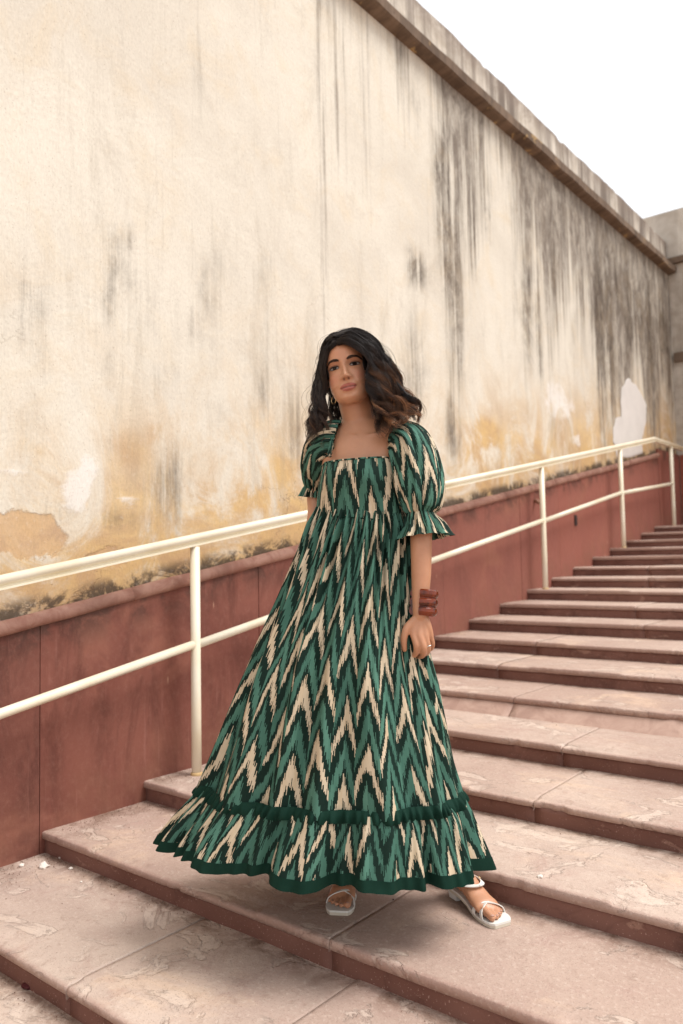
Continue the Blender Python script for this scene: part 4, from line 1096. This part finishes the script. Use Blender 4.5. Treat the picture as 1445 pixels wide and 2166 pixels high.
part('hem_band', cloth(RF, 60, 700, lambda p, s: r_ruf(p, s)+.0012, 3.1, v1, hem_wave, .84, 1), GREEN, dress)
FRL = [(1662, 435, 966, .224), (1687, 422, 974, .227)]
KQ = [(k, rs.rand()*6.28, rs.uniform(-.5, .5), rs.uniform(.6, 1.)) for k in (57, 68, 83, 101)]
part('gathered_frill', cloth(FRL, 14, 900, lambda p, s: .0150*fold(p, 1, KF)+.0045+.006*math.sin(PI*min(1., s*.8))+(.0022+.0085*s)*np.sign(fold(p, s, KQ))*np.abs(fold(p, s, KQ))**.7, 3., 0, lambda p, s, ca, sa: .0045*s*fold(p, s, KQ)), GREEN, dress)
# bodice
BD = [(950, 690, 838, .100), (975, 686, 845, .105), (1000, 680, 853, .110), (1030, 675, 860, .110), (1060, 671, 864, .105), (1098, 668, 868, .101)]
rows = ring_rows(BD, 60); ncol = 240; ph = np.linspace(0, 2*PI, ncol); th_ = ph+PI/2
V = []; UV = []
zb = rows[-1][0].z; ztop_f = at(762, 972, 2.335).z; 
for i in range(60):
    s = i/59
    ca, sa = np.cos(th_), np.sin(th_)
    fr_ = np.clip(-sa, 0, 1)
    ztop = np.where(sa < 0, ztop_f+.004*ca+.004*np.abs(ca)**2-.012*np.clip((np.abs(ca)-.8)/.2, 0, 1), ztop_f+.05*np.clip(sa, 0, 1)**.7)
    z = ztop+(zb-.016*ca-ztop)*s
    # look up the ring at this height
    zr = np.array([r_[0].z for r_ in rows]); aa = np.interp(-z, -zr, [r_[1] for r_ in rows]); bb = np.interp(-z, -zr, [r_[2] for r_ in rows])
    cxs = np.array([list(r_[0]) for r_ in rows]); cx0 = np.interp(-z, -zr, cxs[:, 0]); cy0 = np.interp(-z, -zr, cxs[:, 1])
    X = aa*ca; Yy = bb*sa
    bust = sum(.017*np.exp(-((X-bx)/.042)**2-((z-(ztop_f-.055))/.045)**2)*(sa < 0) for bx in (-.058, .058))
    wr = .0016*(fbm(X*22+3, z*14, 3, 5)-.5)*2+.0018*np.exp(-((z-zb)/.03)**2)*np.cos(ph*40)
    Yy = Yy-bust*np.clip(-sa, 0, 1)-wr
    V.append(np.c_[cx0+X*E1.x+Yy*E2.x, cy0+X*E1.y+Yy*E2.y, z]); UV.append(np.c_[ph/(2*PI)*.86+.013, .155*s+.07+0*ph])
V = np.concatenate(V); UV = np.concatenate(UV)
bod = link('bodice', mesh('bodice', V, grid_faces(60, ncol, False, 0, True), uv=UV), IKAT, dress, True)
top = V[:ncol]; m_ = np.sin(th_) < .25
edge_ = [Vector(p)-Vector((0, 0, .001)) for p in top[m_]]
v, f = tube_vf(edge_, .0028, 8); link('neckline_binding', mesh('neckline_binding', v, f, uv=np.c_[np.repeat(np.arange(len(edge_))*.004, 8), np.full(len(v), .1)]), IKAT, dress, True)
ws_ = V[-ncol:]; v, f = tube_vf([Vector(p) for p in ws_], .0022, 8); link('waist_seam', mesh('waist_seam', v, f, uv=np.zeros((len(v), 2))), GREEN, dress, True)
# sleeves
def sleeve(P, R, side, seed, frill, twist=0., squash=1.0):
    rs = np.random.RandomState(seed)
    Q, S = smooth_path([at(*p) for p in P], R, 12); N = len(Q); n = 150
    K = [(k, rs.rand()*6.28, rs.uniform(-1., 1.), rs.uniform(.5, 1)) for k in (7, 9, 11, 13, 16, 19)]
    K2 = [(k, rs.rand()*6.28, rs.uniform(-.4, .4), rs.uniform(.5, 1)) for k in (27, 33, 39)]
    V0, _ = tube_vf(Q, 1.0, n, False); V0 = np.array([list(v) for v in V0]).reshape(N, n, 3); Qa = np.array([list(q) for q in Q])
    D = V0-Qa[:, None]
    a = np.linspace(0, 2*PI, n, endpoint=False); out = []; uv = []; L_ = 0
    for i in range(N):
        s = i/(N-1)
        if i: L_ += (Q[i]-Q[i-1]).length*1.15
        g = fold(a, s*1.2, K); g = np.sign(g)*np.abs(g)**1.2
        e = (math.exp(-(s/.28)**2)+math.exp(-((1-s)/.25)**2))
        d = S[i]*(.078*g*(.65+.7*e)+.085*e*fold(a, s, K2)*(.4+.6*min(1, 8*(1-s)+.2)))
        d += .0022*fbm(a*3, np.full(n, s*9), 3, seed)
        w = D[i]*(S[i]+d)[:, None]
        out.append(Qa[i]+w); uv.append(np.c_[a/(2*PI)*.62+seed*.37, np.full(n, L_+seed*.11)])
    Vs = np.concatenate(out); UVs = np.concatenate(uv)
    # close u with a duplicate column so the print does not smear
    Vg = Vs.reshape(N, n, 3); Ug = UVs.reshape(N, n, 2)
    Vg = np.concatenate([Vg, Vg[:, :1]], 1); ue = Ug[:, :1].copy(); ue[:, :, 0] += .62; Ug = np.concatenate([Ug, ue], 1)
    sl = link('sleeve', mesh('sleeve', Vg.reshape(-1, 3), grid_faces(N, n+1), uv=Ug.reshape(-1, 2)), IKAT, dress, True)
    Qf, Sf = smooth_path([at(*p) for p in frill[0]], frill[1], 8); N2 = len(Qf); n2 = 260
    V0, _ = tube_vf(Qf, 1.0, n2, False); V0 = np.array([list(v) for v in V0]).reshape(N2, n2, 3); Qa = np.array([list(q) for q in Qf]); D = V0-Qa[:, None]
    a = np.linspace(0, 2*PI, n2, endpoint=False); Vg = np.zeros((N2, n2+1, 3)); Ug = np.zeros((N2, n2+1, 2)); L2 = L_
    Kf = [(k, rs.rand()*6.28, rs.uniform(-.3, .3), rs.uniform(.6, 1)) for k in (8, 10, 13, 17)]
    for i in range(N2):
        s = i/(N2-1); L2 += (Qf[i]-Qf[i-1]).length if i else 0
        d = (.0018+.0115*s)*fold(a, s, Kf)+.0012*fold(a, s, K2)
        Vg[i, :n2] = Qa[i]+D[i]*(Sf[i]+d)[:, None]; Vg[i, n2] = Vg[i, 0]
        Ug[i, :, 0] = np.linspace(0, 1, n2+1)*.62+seed*.37; Ug[i, :, 1] = L2+seed*.11
    link('cuff_frill', mesh('cuff_frill', Vg.reshape(-1, 3), grid_faces(N2, n2+1), uv=Ug.reshape(-1, 2)), IKAT, dress, True)
sleeve([(838, 930, 2.392), (850, 932, 2.382), (866, 946, 2.365), (878, 978, 2.345), (885, 1012, 2.332), (889, 1042, 2.322), (890, 1066, 2.314), (889, 1079, 2.311), (889, 1088, 2.309)],
       [.052, .060, .0685, .074, .075, .072, .062, .050, .0375], 1, 1,
       ([(889, 1084, 2.310), (891, 1099, 2.306), (895, 1119, 2.303), (897, 1137, 2.300)], [.0370, .048, .063, .076]))
sleeve([(722, 938, 2.448), (706, 939, 2.458), (689, 951, 2.485), (678, 975, 2.516), (673, 998, 2.550), (671, 1016, 2.565), (669, 1032, 2.578)],
       [.064, .068, .069, .063, .054, .046, .034], -1, 2,
       ([(669, 1031, 2.578), (667, 1040, 2.58), (666, 1052, 2.582)], [.034, .037, .041]))
for pts in ([(828, 962, 2.345), (833, 940, 2.35), (839, 918, 2.365), (846, 899, 2.40), (846, 893, 2.44)], [(696, 966, 2.372), (700, 945, 2.380), (704, 925, 2.402), (710, 906, 2.44), (712, 900, 2.48)]):
    Q, S = smooth_path([at(*p) for p in pts], [.0065]*len(pts), 12)
    S = [.0070+.0012*math.sin(i*1.55) for i in range(len(Q))]
    v, f = tube_vf(Q, S, 12); link('ruched_edge', mesh('ruched_edge', v, f, uv=np.c_[np.tile(np.linspace(0, .05, 12), len(Q)), np.repeat(np.arange(len(Q))*.004+.3, 12)]), IKAT, dress, True)

# ---- jewellery
def cuff():
    t = NT('amber_resin'); co = t.co(); n = t.noise(co, 34, 5, .6, .8)
    c = t.mix(t.ramp(n, .35, .65), (.17, .026, .004, 1), (.055, .009, .002, 1))
    t.b.inputs['Coat Weight'].default_value = .25; t.b.inputs['Coat Roughness'].default_value = .08
    t.b.inputs['Subsurface Weight'].default_value = .1
    return t.done(c, .12, None, .32)
c0, c1 = at(897, 1247, 2.276), at(893, 1302, 2.270); axd = (c1-c0).normalized(); Lc = (c1-c0).length
ax1 = (RR-axd*RR.dot(axd)).normalized(); ax2 = axd.cross(ax1)
prof = []
for k in range(3):
    b = k/3
    prof += [(b+.00, .0365), (b+.05, .0405), (b+.18, .0415), (b+.25, .0400), (b+.31, .0360)]
prof += [(1.0, .0345), (1.0, .0300), (.5, .0300), (0, .0300), (0, .0345)]
n = 150; V = []
g0, g1 = math.radians(196), math.radians(474)
for j in range(n):
    a = g0+(g1-g0)*j/(n-1)
    for (t_, r_) in prof: V.append(c0.lerp(c1, t_)+(ax1*math.cos(a)*1.0+ax2*math.sin(a)*.86)*r_+ax1*.002)
m = len(prof); F = grid_faces(n, m, True); F += [tuple(range(m)), tuple((n-1)*m+k for k in range(m))[::-1]]
# ax2 sign: make the gap face the camera's left
pl('bracelet', V, F, cuff(), smooth=False)
SILV = NT('silver'); SILV.b.inputs['Metallic'].default_value = 1.; SILV = SILV.done((.8, .78, .74, 1), .15); GOLD = NT('gold'); GOLD.b.inputs['Metallic'].default_value = 1.; GOLD = GOLD.done((.75, .55, .28, 1), .2)
def ring_vf(c, axis, r, rt, n=28, a0=0, a1=2*PI):
    axis = axis.normalized(); u = axis.orthogonal().normalized(); w = axis.cross(u)
    P = [c+(u*math.cos(a0+(a1-a0)*i/n)+w*math.sin(a0+(a1-a0)*i/n))*r for i in range(n+1)]
    return tube_vf(P, rt, 8)
fa, fb = at(900, 1347, 2.258), at(906, 1369, 2.262); c = fa.lerp(fb, .85)
V, F = ring_vf(c, fb-fa, .0102, .0011); pl('finger_ring', V, F, SILV)
V, F = tube_vf([c-VH*.011+RR*.002, c-VH*.0135+RR*.002], [.003, .002], 8); pl('ring_stone', V, F, SILV)
ec = at(706, 846, 2.405); V, F = ring_vf(ec, RR*.8+VH*.6, .0115, .0011); pl('earring', V, F, GOLD)

# ---- sandals
WHT = plain('white_leather', (.72, .69, .63, 1), .42, 60, .06, .4, .1); SOLEB = plain('sole_edge', (.62, .55, .44, 1), .5, 30, .15)
for s in 'rl':
    med = -1 if s == 'r' else 1
    sd_name = empty('sandal'); sd_name.parent = person
    outl = []
    wl_ = [(.0, .020, .020), (.02, .028, .028), (.06, .031, .031), (.11, .031, .032), (.15, .038, .038), (.19, .045, .044), (.22, .045, .043), (.240, .040, .036), (.252, .030, .026)]
    fs = np.linspace(0, .252, 40); W1 = np.interp(fs, [a[0] for a in wl_], [a[1] for a in wl_]); W2 = np.interp(fs, [a[0] for a in wl_], [a[2] for a in wl_])
    def slabm(z0, z1, grow=0.):
        V = []
        for f_, a, b in zip(fs, W1, W2):
            h = sole_h(f_); V += [fpt(s, f_, med*(a+grow), h+z1), fpt(s, f_, -med*(b+grow), h+z1), fpt(s, f_, -med*(b+grow), h+z0), fpt(s, f_, med*(a+grow), h+z0)]
        F = grid_faces(len(fs), 4, True); F += [(0, 1, 2, 3), tuple(4*(len(fs)-1)+k for k in (3, 2, 1, 0))]
        return V, F
    V, F = slabm(-.004, .0015); pl('insole', V, F, WHT, sd_name, False)
    V, F = slabm(-.0125, -.0041, -.001); pl('outsole', V, F, SOLEB, sd_name, False)
    V = []
    for (f0, f1, hw, z) in ((.004, .050, .024, .0225), (.008, .046, .022, .0005)):
        V += [fpt(s, f0, hw, z), fpt(s, f1, hw, z), fpt(s, f1, -hw, z), fpt(s, f0, -hw, z)]
    pl('heel', V, [(0, 1, 5, 4), (1, 2, 6, 5), (2, 3, 7, 6), (3, 0, 4, 7), (4, 5, 6, 7), (3, 2, 1, 0)], WHT, sd_name, False)
    def strap(pts, w_=.0058, th=.0013, name='strap'):
        Q, _ = smooth_path([fpt(s, *p) for p in pts], [0]*len(pts), 8); V = []
        for i, q in enumerate(Q):
            t_ = (Q[min(i+1, len(Q)-1)]-Q[max(i-1, 0)]).normalized()
            cen = fpt(s, .12, 0, .03); 
            # outward normal: away from the foot's long axis
            f_ = (q-HEEL[s]).dot(FD[s][0]); axp = fpt(s, f_, 0, sole_h(min(f_, .2))+.012)
            o_ = (q-axp); o_ = (o_-t_*o_.dot(t_)).normalized(); sd2 = t_.cross(o_)
            V += [q+sd2*w_+o_*th, q-sd2*w_+o_*th, q-sd2*w_-o_*th, q+sd2*w_-o_*th]
        F = grid_faces(len(Q), 4, True); F += [(0, 1, 2, 3), tuple(4*(len(Q)-1)+k for k in (3, 2, 1, 0))]
        pl(name, V, F, WHT, sd_name, False)
    # two toe straps that cross over the ball of the foot
    strap([(.205, med*.043, .012), (.198, med*.040, .030), (.186, med*.018, .043), (.168, -med*.012, .0455), (.150, -med*.036, .034), (.146, -med*.041, .012)])
    strap([(.165, med*.043, .012), (.168, med*.042, .028), (.176, med*.022, .046), (.188, -med*.010, .0425), (.196, -med*.036, .029), (.198, -med*.044, .012)])
    # ankle strap and heel counter
    zc = .034+.036
    ring_ = [(.074+.062*math.cos(a), .0375*math.sin(a), zc+.002+.004*math.cos(a)) for a in np.linspace(0, 2*PI, 17)]
    strap(ring_, .0065, .0013, 'ankle_strap')
    for sg in (1, -1): strap([(.035, sg*.030, .034), (.022, sg*.031, .056), (.016, sg*.028, zc-.012)], .004, .0012)
    strap([(.040, -.034, .044), (.012, -.030, .066), (.004, 0, .070), (.012, .030, .066), (.040, .034, .044)], .006, .0012, 'heel_strap')
    bk = fpt(s, .085, -med*.0385, zc+.002); V, F = ring_vf(bk, FD[s][1], .006, .0011, 16); pl('buckle', V, F, GOLD, sd_name)
    # toe nails
    for k, (la, ln, r0) in enumerate(((.0270, .043, .0128), (.0075, .045, .0092), (-.0090, .041, .0088), (-.0235, .034, .0082), (-.0360, .026, .0078))):
        b0 = .190-.005*k+ln; V = []
        for (kk, lf) in ((1, 0), (.6, .0005), (.05, .0007)):
            for j in range(12):
                a = 2*PI*j/12; lx = r0*.55*kk*math.sin(a); V.append(fpt(s, b0+r0*.22+r0*.5*kk*math.cos(a), med*la*.98+lx, .013+r0*.85+r0*.86*math.cos(min(1.2, abs(lx)/r0*1.2))*.90-.10*max(0, r0*.5*kk*math.cos(a))*2+lf))
        pl('toenail', V, grid_faces(3, 12, True), plain('nail', (.48, .27, .2, 1), .25, 40, .05, .5, 0) if k == 0 and s == 'r' else bpy.data.materials['nail'])
